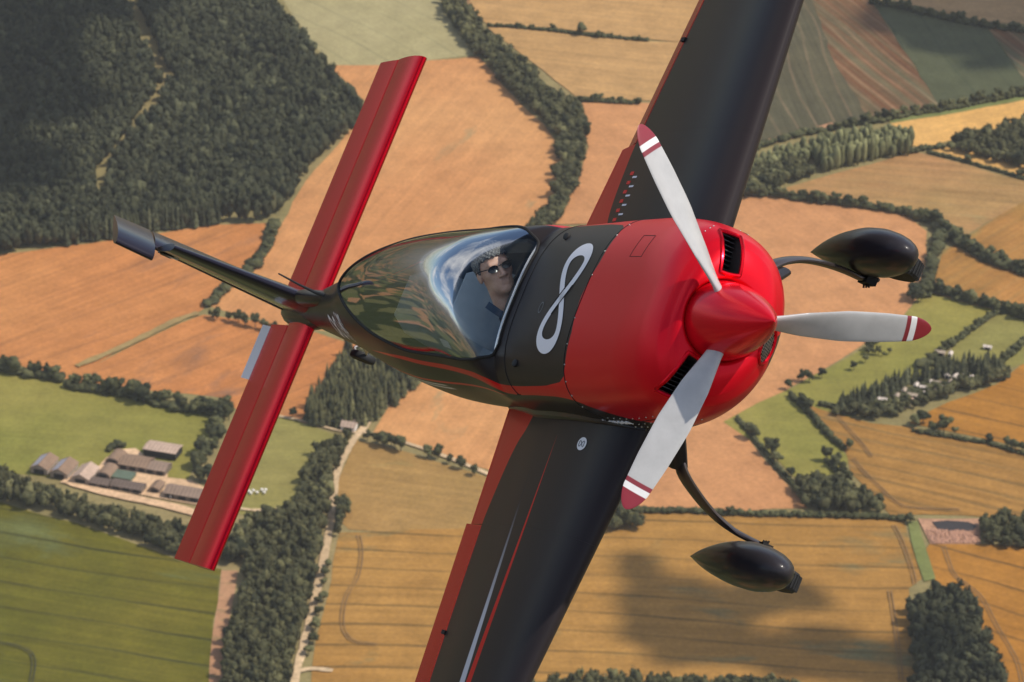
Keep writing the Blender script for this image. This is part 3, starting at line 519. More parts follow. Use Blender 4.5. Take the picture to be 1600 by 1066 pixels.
row('bushy dark tree in the long hedge above the farm pasture', 'trees in the long hedge above the farm pasture', H2, 24, (8, 12), 4, 3)
single('big round tree standing highest in the long hedge above the farm pasture', (212, 626), 13.5, 5, 1.1)
H3 = [(352, 646), (345, 668), (330, 694), (318, 718), (300, 742)]
row('tree in the close row running down to the farm beside the red tailplane', 'trees in the row between farm and tailplane', H3, 22, (8, 11.5), 6, 4)
row('tree among the group shading the farm barns on their right', 'trees beside the farm barns', [(295, 752), (312, 748), (325, 756)], 5, (8, 10), 7, 4)
hedge('low hedge strip climbing beside the orange fields to the forest', [(430, 352), (418, 388), (400, 416), (380, 434), (350, 456), (322, 482)], 6, 5, 8)
row('small tree in the strip between orange fields below the forest', 'trees in the strip below the forest', [(430, 352), (415, 392), (380, 434), (330, 476)], 9, (5, 8), 9, 2)
row('small dark tree in the short row left of the fuselage tail', 'trees in the short row behind the tail', [(318, 496), (340, 500), (365, 505), (396, 512), (432, 520), (455, 520)], 9, (5.5, 9), 10, 1.2)
H6 = [(572, 690), (592, 694), (612, 700), (630, 706)]
row('dark tree in the clump where the lane meets the chalk track', 'trees in the clump by the lane junction', H6, 7, (7, 9.5), 11, 2)
for i, (p, lb) in enumerate((((668, 716), 'bushy tree first in the spaced row right of the lane junction'), ((684, 718), 'wide dark tree second in the spaced row along the lane'), ((702, 726), 'small round tree midway in the spaced row along the lane'), ((722, 734), 'upright tree next to last in the spaced row along the lane'), ((742, 744), 'round tree last in the row before the lower wing'))):
    single(lb, p, (8.5, 9, 6, 8.5, 7)[i], 60 + i, 1.0)
single('dark tree standing by the field corner above the olive pasture', (458, 654), 7, 12, 1.1)
H7 = [(762, 42), (800, 44), (860, 50), (905, 56), (950, 60), (1012, 66)]
hedge('thin hedge between two tan wheat fields at the top', H7, 3.0, 2.6, 13, gap=0)
single('round dark tree in the thin hedge between tan fields at the top', (909, 56), 10, 14, 1.25)
single('small round bush right of the tree in the top hedge', (935, 60), 5, 15, 1.4)
row('tiny bush in the thin hedge between the tan fields at the top', 'bushes in the thin top hedge', [(762, 42), (860, 49), (1010, 66)], 8, (3, 5), 16, .8, 1.2)
H8 = [(900, 158), (935, 160), (975, 163), (1003, 164)]
hedge('thin hedge meeting the winding tree belt left of the upper wing', H8, 4, 3.5, 17, gap=0)
row('small bush in the hedge beside the winding tree belt', 'bushes in the hedge left of the upper wing', H8, 7, (4, 6), 18, 1, 1.3)
H9 = [(1362, 6), (1400, 12), (1440, 22), (1480, 32), (1545, 44), (1640, 56)]
hedge('thin dark hedge across the top right corner', H9, 5, 4.5, 19)
row('dark tree in the thin hedge across the top right corner', 'trees in the top right hedge', H9, 16, (6, 10), 20, 1.5, 1.1)
H10 = [(1172, 236), (1215, 222), (1250, 212), (1290, 206)]
hedge('hedge below the orange headland beside the upper wing', H10, 5, 4, 21)
H11 = [(1300, 205), (1340, 196), (1380, 190), (1430, 180), (1480, 172), (1540, 160), (1620, 146)]
hedge('dark hedge running to the right edge under the bluegreen crops', H11, 5, 4, 22)
row('dark tree in the long hedge under the bluegreen crops', 'trees in the hedge under the bluegreen crops', H11, 30, (6, 9.5), 23, 1.5, 1.1)
hedge('thin hedge joining the poplar plantation to the dark right-hand wood', [(1424, 240), (1450, 234), (1476, 232)], 4, 3.5, 24)
hedge('thin dark hedge above the mottled orange field', [(1450, 240), (1500, 252), (1550, 266), (1610, 284)], 2.4, 2.2, 25)
single('lone bush in the thin hedge above the mottled orange field', (1511, 255), 6, 26, 1.3)
row('dark bush at the right end of the thin hedge above the mottled field', 'bushes at the right edge', [(1590, 276), (1606, 278)], 3, (5, 8), 27, 2, 1.2)
H13 = [(1150, 304), (1200, 306), (1260, 314), (1320, 322), (1370, 328), (1412, 334), (1440, 346)]
hedge('long hedge above the orange field behind the right half of the propeller', H13, 6, 4.5, 28)
row('tree in the long hedge above the orange field right of the nose', 'trees in the hedge right of the nose', H13, 20, (5, 8.5), 29, 1.5, 1.1)
H14 = [(1440, 344), (1462, 350), (1480, 366), (1502, 384), (1530, 402), (1562, 416), (1620, 436)]
hedge('thick dark hedge sweeping right to the edge past the striped meadow', H14, 8, 6, 30)
row('dark tree in the thick hedge sweeping to the right edge', 'trees in the thick sweeping hedge', H14, 22, (7, 10.5), 31, 3, 1.1)
H15 = [(1470, 372), (1462, 394), (1455, 418), (1450, 442), (1444, 466)]
hedge('hedge turning down beside the wheel fairing at the right', H15, 7, 5.5, 32)
row('dark tree in the hedge turning down right of the upper wheel fairing', 'trees in the hedge right of the wheel fairing', H15, 11, (6, 9), 33, 2.5, 1.1)
row('tree in the clump at the corner below the hedge right of the wheel fairing', 'trees in the clump below the wheel fairing', [(1418, 462), (1432, 474), (1448, 474)], 6, (7, 10), 34, 3)
H16 = [(1452, 456), (1480, 462), (1520, 474), (1560, 484), (1600, 498), (1650, 510)]
hedge('thick hedge between olive brown meadow and bright green pasture', H16, 7, 5, 35)
row('dark tree in the hedge over the bright green pasture', 'trees in the hedge over the bright green pasture', H16, 20, (6, 10), 36, 2.5, 1.1)
H17 = [(1562, 488), (1530, 508), (1500, 532), (1470, 552), (1446, 568)]
hedge('narrow hedge on the diagonal between bright pasture and olive meadow', H17, 3, 3, 37)
row('small bush in the diagonal hedge right of the bright pasture', 'bushes in the diagonal hedge', H17, 14, (3.5, 6), 38, .8, 1.2)
H18 = [(1600, 536), (1575, 560), (1550, 580), (1540, 588)]
hedge('hedge on the diagonal down to the right tip of the tree ring', H18, 4, 4, 39)
row('dark bush in the diagonal hedge above the tree ring', 'bushes above the tree ring', H18, 9, (5, 7), 40, 1.5, 1.2)
hedge('dark scrubby thicket at the pointed end of the bright pasture', [(1442, 574), (1462, 572), (1490, 578), (1510, 576)], 7, 5, 41)
for i, p in enumerate(((1232, 610), (1253, 598), (1264, 598), (1284, 592), (1334, 580), (1352, 568))):
    single(('lone tree at the left end of the scattered hedge by the cowling', 'left tree of the close pair in the scattered hedge', 'right tree of the close pair in the scattered hedge', 'single tree midway along the scattered hedge', 'single tree in the scattered hedge under the propeller edge', 'first tree of the climbing row below the wheel fairing')[i], p, (7, 8, 8, 7.5, 6.5, 6)[i], 70 + i, .95)
row('tree in the loose row climbing across the orange and green boundary', 'trees in the climbing row', [(1354, 556), (1366, 540), (1382, 528), (1400, 514), (1412, 504)], 7, (5.5, 8), 42, 1.5)
row('bush on the low branch line below the climbing row of trees', 'bushes on the branch line', [(1352, 552), (1368, 556), (1382, 558), (1392, 554)], 5, (3.5, 6), 43, 1)
H20 = [(1236, 622), (1252, 636), (1275, 660), (1300, 688), (1322, 706)]
hedge('straight dark hedge along the right side of the green strip', H20, 3.4, 3.6, 44)
row('small tree on the straight hedge of the green strip', 'trees on the straight hedge', [(1252, 632), (1266, 648)], 3, (6, 8), 45, 1)
single('dark tree at the lower end of the straight hedge', (1326, 704), 7, 46, 1.1)
single('tall tree casting a long shadow beside the green strip', (1292, 722), 11, 47, .9)
row('tree in the row below the tall tree beside the green strip', 'trees below the tall tree', [(1304, 728), (1316, 744), (1330, 758)], 4, (7, 9), 48, 1.5)
hedge('short hedge linking the tall tree to the triangular wood', [(1292, 722), (1310, 742), (1328, 760)], 3.2, 3, 49)
for i, (p, h) in enumerate((((1176, 686), 10), ((1205, 712), 12.5), ((1214, 726), 8), ((1236, 748), 7.5))):
    single(('hazy tree just below the cowling behind the propeller', 'large hazy tree between rose field and green strip', 'smaller tree tucked below the large hazy tree', 'tree above the triangular wood on the rose field edge')[i], p, h, 80 + i, 1.1)
hedge('thin hedge along the right side of the rose stubble field', [(1152, 656), (1180, 690), (1210, 728), (1240, 760)], 2.6, 2.4, 50)
H21 = [(950, 802), (1010, 800), (1080, 802), (1160, 806), (1260, 808), (1350, 810), (1420, 814)]
hedge('long low hedge between rose stubble and golden wheat', H21, 3.5, 3.0, 51)
row('bush in the low hedge beside the landing gear leg', 'bushes in the low hedge', [(1100, 802), (1130, 806), (1180, 808)], 5, (3.5, 6.5), 52, 1, 1.3)
single('round bush at the corner of the wheat and the green grass strip', (1422, 818), 6, 53, 1.3)
H22 = [(1428, 676), (1500, 688), (1540, 694), (1580, 706), (1640, 724)]
hedge('thin hedge between the two golden wheat fields on the right', H22, 2.6, 2.4, 54)
for i, (p, h) in enumerate((((1430, 668), 8), ((1442, 664), 9.5), ((1458, 676), 7), ((1474, 678), 11), ((1492, 680), 5.5), ((1546, 694), 6), ((1574, 700), 7), ((1586, 706), 7.5), ((1598, 708), 7))):
    single(('low bushy tree at the left end of the wheat field hedge', 'open crowned tree with a gap near the left end of the wheat hedge', 'dark bush left of the big tree in the wheat hedge', 'biggest rounded tree in the wheat hedge on the right', 'small bush right of the biggest tree in the wheat hedge', 'lone small tree midway along the wheat hedge', 'first of the three trees near the right edge in the wheat hedge', 'middle of the three trees near the right edge in the wheat hedge', 'tree nearest the right edge in the wheat hedge')[i], p, h, 90 + i, 1.15)
single('lone small tree in the pasture left of the tree ring', (1323, 632), 6, 101, .8)
hedge('thin hedge joining the green strip to the tree ring', [(1282, 634), (1300, 638), (1320, 644)], 3, 2.6, 55)
row('round tree on the grass edge left of the big wheat field', 'trees beside the chalk track', [(536, 800), (544, 806)], 3, (9, 11), 56, 2)
row('small bush along the chalk track beside the big wheat field', 'bushes along the chalk track', [(516, 880), (508, 915), (498, 950), (490, 990), (482, 1025)], 9, (4, 7), 57, 2, 1.2)
row('tree around the white cottage by the chalk track', 'trees round the cottage', [(522, 664), (536, 652), (552, 648)], 4, (5, 7), 58, 2)
hedge('garden hedge behind the farm barrel roofs', [(172, 706), (182, 696), (196, 702)], 4, 3.5, 59)
# ------------------------------------------------------------------ farm and other buildings
AX = np.array([.951, -.31]); BX = np.array([.31, .951])      # the farm's two directions on the ground
def roofmat(name, c, rib=2.2):
    t = NT(name); P = t.coord('Object'); n = t.noise(P, .5, 4, .6); n2 = t.noise(P, .08, 3)
    k = t.math('MULTIPLY', t.ramp(n, .3, .7, .86, 1.12), t.ramp(n2, .3, .7, .85, 1.12)); v = t.n('ShaderNodeVectorMath', operation='SCALE'); t.put(v.inputs[0], c); t.put(v.inputs['Scale'], k)
    rb = t.math('SINE', t.math('MULTIPLY', t.xyz(P)[0], 2.6)); vs = t.n('ShaderNodeVectorMath', operation='SCALE'); t.l(v.outputs[0], vs.inputs[0]); t.l(t.ramp(rb, -1, 1, .84, 1.1), vs.inputs['Scale']); t.set(Base_Color=vs.outputs[0], Roughness=.8, Specular_IOR_Level=.15); return t.m
R_BRN, R_PINK, R_GREY, R_DARK, R_BLUE = roofmat('fibre cement roof', (.25, .165, .11)), roofmat('pale sheet roof', (.46, .33, .25)), roofmat('weathered grey roof', (.27, .19, .14)), roofmat('dark roof', (.15, .11, .088)), roofmat('rooflight sheets', (.34, .33, .36))
W_BLK, W_TIM, W_WHT, W_DRK = simple('block wall', (.36, .29, .23), .9, nscale=.6), simple('timber cladding', (.17, .13, .10), .9, nscale=.8), simple('white wall', (.72, .66, .60), .9, nscale=.6), simple('dark opening', (.02, .018, .016), .9)
def frame_at(px, axis):
    g = G(*px); e1 = AX if axis == 'a' else BX; e2 = np.array([-e1[1], e1[0]]); M = np.eye(4); M[:2, 0] = e1; M[:2, 1] = e2; M[:2, 3] = g; M[2, 3] = ZG; return M
def shed(name, label, px, axis, L, W, he, hr, roof, wall, front='y', doors=0, lights=False, group=None, open_side=False, cat_='barn'):
    """gabled building: local x along the ridge, y across"""
    o = empty(name, label, cat_, group, mat=Matrix(frame_at(px, axis).tolist()))
    l, w_ = L / 2, W / 2; m = MB()
    V = [(-l, -w_, 0), (l, -w_, 0), (l, w_, 0), (-l, w_, 0), (-l, -w_, he), (l, -w_, he), (l, w_, he), (-l, w_, he), (-l, 0, hr), (l, 0, hr)]
    Fs = [(0, 1, 5, 4), (2, 3, 7, 6), (1, 2, 6, 9, 5), (3, 0, 4, 8, 7)]
    m.add(V, Fs); m.build('wall', wall, o, smooth=False)
    ov = .5; r = MB(); s = (hr - he) / w_
    for sg in (-1, 1):
        y0, y1 = 0, sg * (w_ + ov); z0, z1 = hr + .12, he - s * ov + .12
        r.add([(-l - ov, y0, z0), (l + ov, y0, z0), (l + ov, y1, z1), (-l - ov, y1, z1), (-l - ov, y0, z0 - .14), (l + ov, y0, z0 - .14), (l + ov, y1, z1 - .14), (-l - ov, y1, z1 - .14)], [(0, 1, 2, 3), (7, 6, 5, 4), (0, 4, 5, 1), (1, 5, 6, 2), (2, 6, 7, 3), (3, 7, 4, 0)])
    rf = r.build('roof', roof, o, smooth=False)
    if lights:
        q = MB(); a = np.array([0, 1, 0]); y0, y1 = -.6, -(w_ - .4)
        for yy0, yy1 in ((-.6, -(w_ - .5)),) if lights == 'n' else ((.6, w_ - .5),):
            z = lambda yy: hr + .17 - s * abs(yy); q.add([(-l + 1, yy0, z(yy0)), (l - 1, yy0, z(yy0)), (l - 1, yy1, z(yy1)), (-l + 1, yy1, z(yy1))], [(0, 1, 2, 3)])
        q.build('rooflight', R_BLUE, rf, smooth=False)
    for k in range(doors):
        d = MB()
        if front == 'y': c = ((-l + L * (k + .5) / doors), -w_ - .04, he * .42); d.box(c, (L / doors * .62, .1, he * .84))
        elif front == 'x': c = (-l - .04, (-w_ + W * (k + .5) / doors), he * .42); d.box(c, (.1, W / doors * .6, he * .84))
        else: c = (l + .04, (-w_ + W * (k + .5) / doors), he * .42); d.box(c, (.1, W / doors * .6, he * .84))
        d.build('door', W_DRK, o, smooth=False)
    return o
def barrel(label, px, L, W, h):
    o = empty('barrel_barn', label, 'barn', None, mat=Matrix(frame_at(px, 'b').tolist())); m = MB(); n = 14; V = []
    for x in (-L / 2, L / 2):
        for i in range(n + 1): a = math.pi * i / n; V.append((x, W / 2 * math.cos(a), 2.2 + (h - 2.2) * math.sin(a)))
    m.add(V, [(i, i + 1, n + 2 + i, n + 1 + i) for i in range(n)]); m.build('roof', R_BRN, o)
    q = MB(); q.box((0, 0, 1.1), (L - .4, W - .4, 2.2)); 
    q.add([(-L / 2 + .1, W / 2 * math.cos(math.pi * i / n), 2.2 + (h - 2.3) * math.sin(math.pi * i / n)) for i in range(n + 1)], [tuple(range(n + 1))])
    q.build('wall', W_TIM, o, smooth=False); d = MB(); d.box((-L / 2 - .05, 0, 1.9), (.1, W * .5, 3.6)); d.build('door', W_DRK, o, smooth=False); return o
shed('gabled_shed', 'leftmost of three gabled farm sheds, grey sheets on its roof', (70, 733), 'b', 16, 11.2, 3.6, 6.4, R_BRN, W_BLK, 'x', 1, True)
shed('gabled_shed', 'middle of three gabled farm sheds, grey sheets on its roof', (101, 740), 'b', 16, 11.2, 3.6, 6.4, R_BRN, W_BLK, 'x', 1, True)
shed('gabled_shed', 'rightmost of three gabled farm sheds, plain tan roof', (134, 748), 'b', 16, 11.2, 3.6, 6.4, R_PINK, W_BLK, 'x', 1)
barrel('barrel roofed barn at the back of the farmyard', (182, 722), 13, 9, 5.0)
barrel('barrel roofed barn at the front of the farmyard', (168, 744), 13, 9, 5.0)
shed('brown_barn', 'wide brown roofed barn in the middle of the farm', (214, 730), 'a', 18, 13, 3.4, 5.6, R_BRN, W_TIM, 'y', 3)
shed('brown_barn', 'narrower brown roofed barn joined right of the wide barn', (248, 737), 'a', 13, 11, 3.2, 5.0, R_GREY, W_TIM, 'y', 2)
shed('open_barn', 'pale roofed barn standing alone behind the others', (255, 711), 'a', 21, 11, 4.6, 5.4, R_PINK, W_DRK, 'y', 4)
shed('long_shed', 'low dark shed at the front of the farmyard on the left', (157, 759), 'a', 13, 7, 2.4, 3.6, R_DARK, W_TIM, 'y', 2)
shed('long_shed', 'low dark shed beside the green cover at the front', (201, 765), 'a', 20, 8, 2.6, 4.0, R_DARK, W_TIM, 'y', 3)
shed('farm_barn', 'big grey roofed barn beside the lower tailplane', (290, 777), 'a', 23, 11, 3.4, 6.0, R_GREY, W_TIM, 'y', 3)
shed('small_shed', 'small shed across the lane left of the big grey barn', (246, 766), 'b', 9, 6, 2.6, 3.8, R_BRN, W_TIM, 'x', 1)
m = MB(); m.box((0, 0, 1.0), (13, 9, 2.0)); m.box((0, 0, 2.05), (13.4, 9.4, .12)); o = empty('silage_clamp', 'flat green covered clamp in the farmyard', 'clamp', mat=Matrix(frame_at((193, 748), 'a').tolist()))
m.build('cover', simple('green sheet', (.10, .13, .085), .6, nscale=.4), o, smooth=False)
shed('cottage', 'white cottage with pale roof beside the chalk track', (546, 672), 'a', 9, 6, 3.0, 5.2, R_PINK, W_WHT, 'y', 1, cat_='house')
shed('outbuilding', 'small white outbuilding left of the cottage', (530, 664), 'a', 7, 3.5, 2.4, 3.4, roofmat('white roof', (.68, .62, .58)), W_WHT, 'y', 1, cat_='shed')
shed('outbuilding', 'little white outbuilding right behind the cottage', (556, 664), 'b', 5, 3.2, 2.2, 3.2, R_PINK, W_WHT, 'x', 1, cat_='shed')
HUTS = [(900, 138, 6, 'pale hut in the scrub above the pointed end of the bright pasture'), (985, 150, 4, 'small pale hut right of the hut above the tree ring'), (420, 530, 5, 'white hut standing apart at the left of the tree ring'), (540, 500, 4, None), (575, 575, 7, 'low pink roofed hut nearest the left end of the tree ring'), (640, 548, 7, 'pink roofed hut second from the left end of the tree ring'), (668, 495, 6, 'tall pale hut above the two pink huts in the tree ring'), (700, 412, 4, None), (825, 470, 8, 'long white caravan in the middle of the tree ring'), (872, 458, 4.5, 'short white caravan beside the long one'), (950, 438, 6.5, 'white hut right of the two caravans in the tree ring'), (1158, 362, 6.5, 'pale hut near the right end of the tree ring'), (1120, 384, 4.5, 'small white hut below the pale hut at the right end of the ring'), (965, 320, 6, 'flat pale hut under the dark conifers of the ring'), (1090, 290, 5, 'tan hut furthest back in the tree ring'), (985, 385, 4, None), (760, 430, 4, None), (820, 390, 4, None), (870, 390, 4.5, None), (1020, 345, 4, None), (1060, 330, 3.5, None), (600, 455, 4, None)]
WOODY = [roofmat('hut roof pale', (.66, .56, .48)), roofmat('hut roof pink', (.55, .36, .27)), roofmat('hut roof tan', (.42, .33, .25))]
for i, (cx, cy, L, lb) in enumerate(HUTS):
    p = (1300 + cx / 5.33, 530 + cy / 5.33); shed('hut', lb or 'tiny pale hut half hidden by scrub inside the tree ring', p, 'ab'[i % 2], L, L * .5, 2.2, 2.9, WOODY[1 if i in (4, 5) else (0 if i % 3 else 2)], W_WHT if i % 2 else W_BLK, 'y' if i % 2 == 0 else 'x', 1, group=None if lb else 'tiny huts inside the tree ring', cat_='hut')
shed('hut', 'lone white hut on the olive meadow above the tree ring', (1543, 547), 'a', 5, 2.4, 2, 2.6, WOODY[0], W_WHT, 'y', 1, cat_='hut')
m = MB(); r = np.random.default_rng(5); V0 = GP([(1448, 830), (1528, 832), (1530, 850), (1456, 851)])
for k in range(420):
    a, b = r.random(2); p = (V0[0] * (1 - a) + V0[1] * a) * (1 - b) + (V0[3] * (1 - a) + V0[2] * a) * b; s = r.uniform(.5, 1.5)
    v, f = lump(r, (p[0], p[1], ZG + s * .25), (s, s * .8, s * .7), (np.array([(1, 0, 0), (-1, 0, 0), (0, 1, 0), (0, -1, 0), (0, 0, 1.)]), np.array([(0, 2, 4), (2, 1, 4), (1, 3, 4), (3, 0, 4)])), .3); m.add(v, f)
tag(m.build('rubble', simple('pink rubble', (.42, .23, .15), .95, nscale=.3), smooth=False), 'heaps of pink rubble in the yard at the lower right', 'rubble', kind='stuff')
P = dens(GP([(1456, 818), (1480, 816), (1512, 818), (1526, 824), (1520, 832), (1490, 834), (1466, 830)]), 6, .8, 3)
me = mesh_np('pond', np.c_[P, np.full(len(P), 1.2)], [[tuple(range(len(P)))[::-1]]]); tag(link('pond', me, simple('dark water', (.03, .022, .018), .55), smooth=False), 'dark water in the pit of the rubble yard', kind='structure')
bm_ = MB().lathe([(-.6, .62), (-.5, .7), (.5, .7), (.6, .62)], 14).mesh('bale'); bm_.materials.append(simple('white wrap', (.75, .70, .62), .5)); bm_.polygons.foreach_set('use_smooth', [True] * len(bm_.polygons))
for i, p in enumerate(((389, 771), (392, 774), (396, 770), (402, 773), (409, 769), (413, 773), (415, 769))):
    g = G(*p); o = bpy.data.objects.new('bale', bm_); COL.objects.link(o); o.location = (g[0], g[1], ZG + .7); o.rotation_euler = (0, 0, i * 1.1); o.scale = (1.3, 1.2, 1.2)
    tag(o, 'white wrapped bale lying on the olive pasture below the tailplane', 'bale', 'white bales on the olive pasture')
g = G(271, 779); o = empty('parked_van', 'small white van parked in front of the big grey farm barn', 'van', loc=(g[0], g[1], ZG), ); o.rotation_euler = (0, 0, .5)
m = MB(); m.add([(-2.4, -1, .4), (2.4, -1, .4), (2.4, 1, .4), (-2.4, 1, .4), (-2.4, -1, 2.1), (1.3, -1, 2.1), (1.3, 1, 2.1), (-2.4, 1, 2.1), (2.4, -1, 1.2), (2.4, 1, 1.2)], [(0, 1, 8, 5, 4), (3, 7, 6, 9, 2), (4, 5, 6, 7), (5, 8, 9, 6), (1, 2, 9, 8), (0, 4, 7, 3), (0, 3, 2, 1)]); m.build('body', W_WHT, o, smooth=False)
for sx in (-1.5, 1.5):
    for sy in (-1, 1): MB().lathe([(-.12, .36), (.12, .36)], 12, Matrix.Translation((sx, sy * .92, .36)) @ Matrix.Rotation(math.radians(90), 4, 'Z')).build('wheel', W_DRK, o)
# ------------------------------------------------------------------ clouds between sun and ground: they cast the field shadows
CL = NT('cloud'); CL.set(Base_Color=(.88, .88, .88), Roughness=1.0); CL = CL.m
def cloud(label, pxs, alt, seed, thick=12):
    r = np.random.default_rng(seed); parts = []
    for px, py, rad in pxs:
        g = G(px, py); c = np.array([g[0], g[1], 0]) + SUN * (alt / SUN[2])
        for k in range(7):
            d = r.normal(size=3) * rad * .42; d[2] *= .3; q = rad * r.uniform(.45, .75); parts.append(lump(r, c + d, (q, q, q * .5), ICO2, .12))
    V, F = cat(parts); tag(link('cloud', mesh_np('cloud', V, F), CL), label, kind='structure')
cloud('white cumulus high above the bottom wheat field', [(1085, 950, 34), (1160, 930, 26), (1250, 935, 16), (1010, 990, 26), (1120, 1000, 30), (1240, 1010, 32), (1330, 1020, 28), (1380, 1030, 22), (990, 885, 18)], 1500, 11)
cloud('white cumulus high above the top right fields', [(1440, 55, 30), (1500, 60, 34), (1400, 20, 28), (1600, 20, 60), (1480, 0, 50), (1540, 95, 18)], 1600, 12)
cloud('white cumulus high above the forest', [(-30, 60, 70), (40, 120, 50), (-40, 200, 70), (10, 280, 40), (60, 10, 50)], 1550, 13)
# ------------------------------------------------------------------ aeroplane (body axes: x forward, y left, z up; origin at the propeller hub)
RB = np.array([[0.34, 0.3733659831745035, -0.8631325753371473], [-0.006, 0.9186532949131057, 0.39501914351749395], [0.9404062951724642, -0.12912771334392506, 0.31458231616950294]])
TB = np.array([1.009318917641764, 0.09157862228617, -15.553783303330334])
W4 = np.eye(4); W4[:3, :3] = RC @ RB; W4[:3, 3] = CAMPOS + RC @ TB
AIR = empty('aerobatic_aeroplane', 'red and black aerobatic aeroplane banking steeply above the fields', 'aeroplane', mat=Matrix(W4.tolist()))
SEC = np.array([
 # x,     w,   ztop,  zbot,  zc,  nt,  nb
 (-0.15, .355, .235, -.270, 0.0, 2.2, 2.1),
 (-0.20, .405, .262, -.320, 0.0, 2.3, 2.1),
 (-0.35, .460, .290, -.385, 0.0, 2.6, 2.2),
 (-0.60, .487, .300, -.430, 0.0, 2.8, 2.5),
 (-0.90, .500, .300, -.460, 0.0, 2.8, 2.8),
 (-1.25, .500, .300, -.470, 0.0, 2.8, 3.0),
 (-1.70, .490, .305, -.470, 0.0, 2.9, 3.0),
 (-2.17, .480, .310, -.470, 0.0, 3.0, 3.0),
 (-2.25, .478, .430, -.470, 0.0, 2.6, 3.0),
 (-2.40, .465, .560, -.465, 0.0, 2.2, 3.0),
 (-2.60, .450, .635, -.460, 0.0, 2.05, 3.0),
 (-2.85, .440, .660, -.450, 0.0, 2.0, 3.0),
 (-3.20, .435, .670, -.435, 0.0, 2.0, 3.0),
 (-3.60, .420, .660, -.415, 0.0, 2.0, 3.0),
 (-4.00, .385, .625, -.370, 0.0, 2.0, 2.9),
 (-4.45, .325, .560, -.290, 0.03, 2.0, 2.8),
 (-5.00, .235, .430, -.190, 0.06, 2.0, 2.6),
 (-5.60, .160, .340, -.080, 0.10, 2.0, 2.4),
 (-6.10, .100, .270,  .010, 0.13, 2.0, 2.2),
 (-6.55, .050, .215,  .080, 0.14, 2.0, 2.0)])
def _pchip(xs, ys):
    h=np.diff(xs); dl=np.diff(ys)/h; m=np.zeros(len(xs))
    for i in range(1,len(xs)-1):
        if dl[i-1]*dl[i]>0:
            w1=2*h[i]+h[i-1]; w2=h[i]+2*h[i-1]; m[i]=(w1+w2)/(w1/dl[i-1]+w2/dl[i])
    m[0]=dl[0]; m[-1]=dl[-1]
    def f(x):
        x=np.asarray(x,float); i=np.clip(np.searchsorted(xs,x)-1,0,len(xs)-2)
        t=(x-xs[i])/h[i]
        return (ys[i]*(1+2*t)*(1-t)**2+m[i]*h[i]*t*(1-t)**2+ys[i+1]*t*t*(3-2*t)+m[i+1]*h[i]*t*t*(t-1))
    return f
_sx=SEC[::-1,0].copy(); _sf=[_pchip(_sx,SEC[::-1,k].copy()) for k in range(1,7)]
def S(x, th, off=0.0):
    """fuselage skin: th = 0 on top, +pi/2 left side (+y), pi belly"""
    x=np.asarray(x,float); th=np.asarray(th,float)
    w,zt,zb,zc,nt,nb=[f(x) for f in _sf]
    c=np.cos(th); s=np.sin(th); n=np.where(c>0,nt,nb); h=np.where(c>0,zt-zc,zc-zb)
    y=(w+off)*np.sign(s)*np.abs(s)**(2/n); z=zc+(h+off)*np.sign(c)*np.abs(c)**(2/n)
    return np.stack([x+0*y,y,z],-1)

def paint(name, col, rough=.3, coat=.4, metal=0.0, orange=.0):
    t = NT(name); n = t.noise(t.coord(), 3.0, 3); k = t.ramp(n, .3, .7, .94, 1.06)
    v = t.n('ShaderNodeVectorMath', operation='SCALE'); t.put(v.inputs[0], tuple(col)); t.put(v.inputs['Scale'], k)
    t.set(Base_Color=v.outputs[0], Roughness=rough, Coat_Weight=coat, Coat_Roughness=.08, Coat_IOR=1.25, Specular_IOR_Level=.15, Metallic=metal); return t.m
RED, DARK = (.70, .006, .018), (.027, .022, .022)
M_RED = paint('red paint', RED, .27, .08, .85); M_DARK = paint('dark satin paint', DARK, .32, .35)
M_NAVY = paint('dark gloss paint', (.018, .016, .026), .28, .8)
M_WHITE = simple('white vinyl', (.82, .80, .83), .45); M_SIL = simple('silver strip', (.62, .61, .62), .35, .3)
M_BLACK = simple('black rubber', (.015, .015, .016), .7); M_METAL = simple('bare metal', (.55, .53, .50), .3, 1.0); M_GREY = simple('grey trim', (.15, .16, .17), .7, nscale=6)
M_INT = simple('cockpit interior', (.050, .058, .066), .7, nscale=5); M_SEAT = simple('grey seat', (.40, .43, .44), .75, nscale=5)
M_SEAM = simple('panel gap', (.008, .007, .007), .8)
# fuselage livery: u = x, v = |theta| / pi
t = NT('fuselage livery'); uv = t.n('ShaderNodeUVMap'); uv.uv_map = 'UVMap'; X, V, _ = t.xyz(uv.outputs[0])
LOWD = [(-6.6, .46), (-5.09, .37), (-4.16, .33), (-3.5, .322), (-3.1, .336), (-2.8, .342), (-2.57, .345), (-2.26, .335), (-2.0, .338), (-1.6, .32), (-1.34, .302), (0, .302)]
REDL = [(-6.6, .30), (-4.3, .33), (-3.6, .335), (-3.2, .352), (-2.9, .362), (-2.65, .370), (-2.4, .378), (-2.1, .404), (-1.69, .388), (-1.32, .382), (-1.04, .45), (-.92, .49), (-.71, .53), (-.62, .61), (-.54, .70), (-.40, .79), (-.32, .87), (-.22, .95), (0, .99)]
FRT = [(0, -1.217), (.08, -1.17), (.2, -1.18), (.255, -1.21), (.285, -1.28), (.302, -1.42), (.33, -1.6), (1, -1.7)]
lo = t.curve(X, LOWD, -6.6, 0, True); rl = t.curve(X, REDL, -6.6, 0, True)
fr = t.curve(V, [(a, (b + 2) / 2) for a, b in FRT], 0, 1); fr = t.math('SUBTRACT', t.math('MULTIPLY', fr, 2), 2)
dark = t.math('MULTIPLY', t.ramp(t.math('SUBTRACT', lo, V), -.0012, .0012), t.ramp(t.math('SUBTRACT', fr, X), -.003, .003))
red = t.math('MULTIPLY', t.ramp(t.math('SUBTRACT', rl, V), -.0012, .0012), t.math('SUBTRACT', 1, dark))
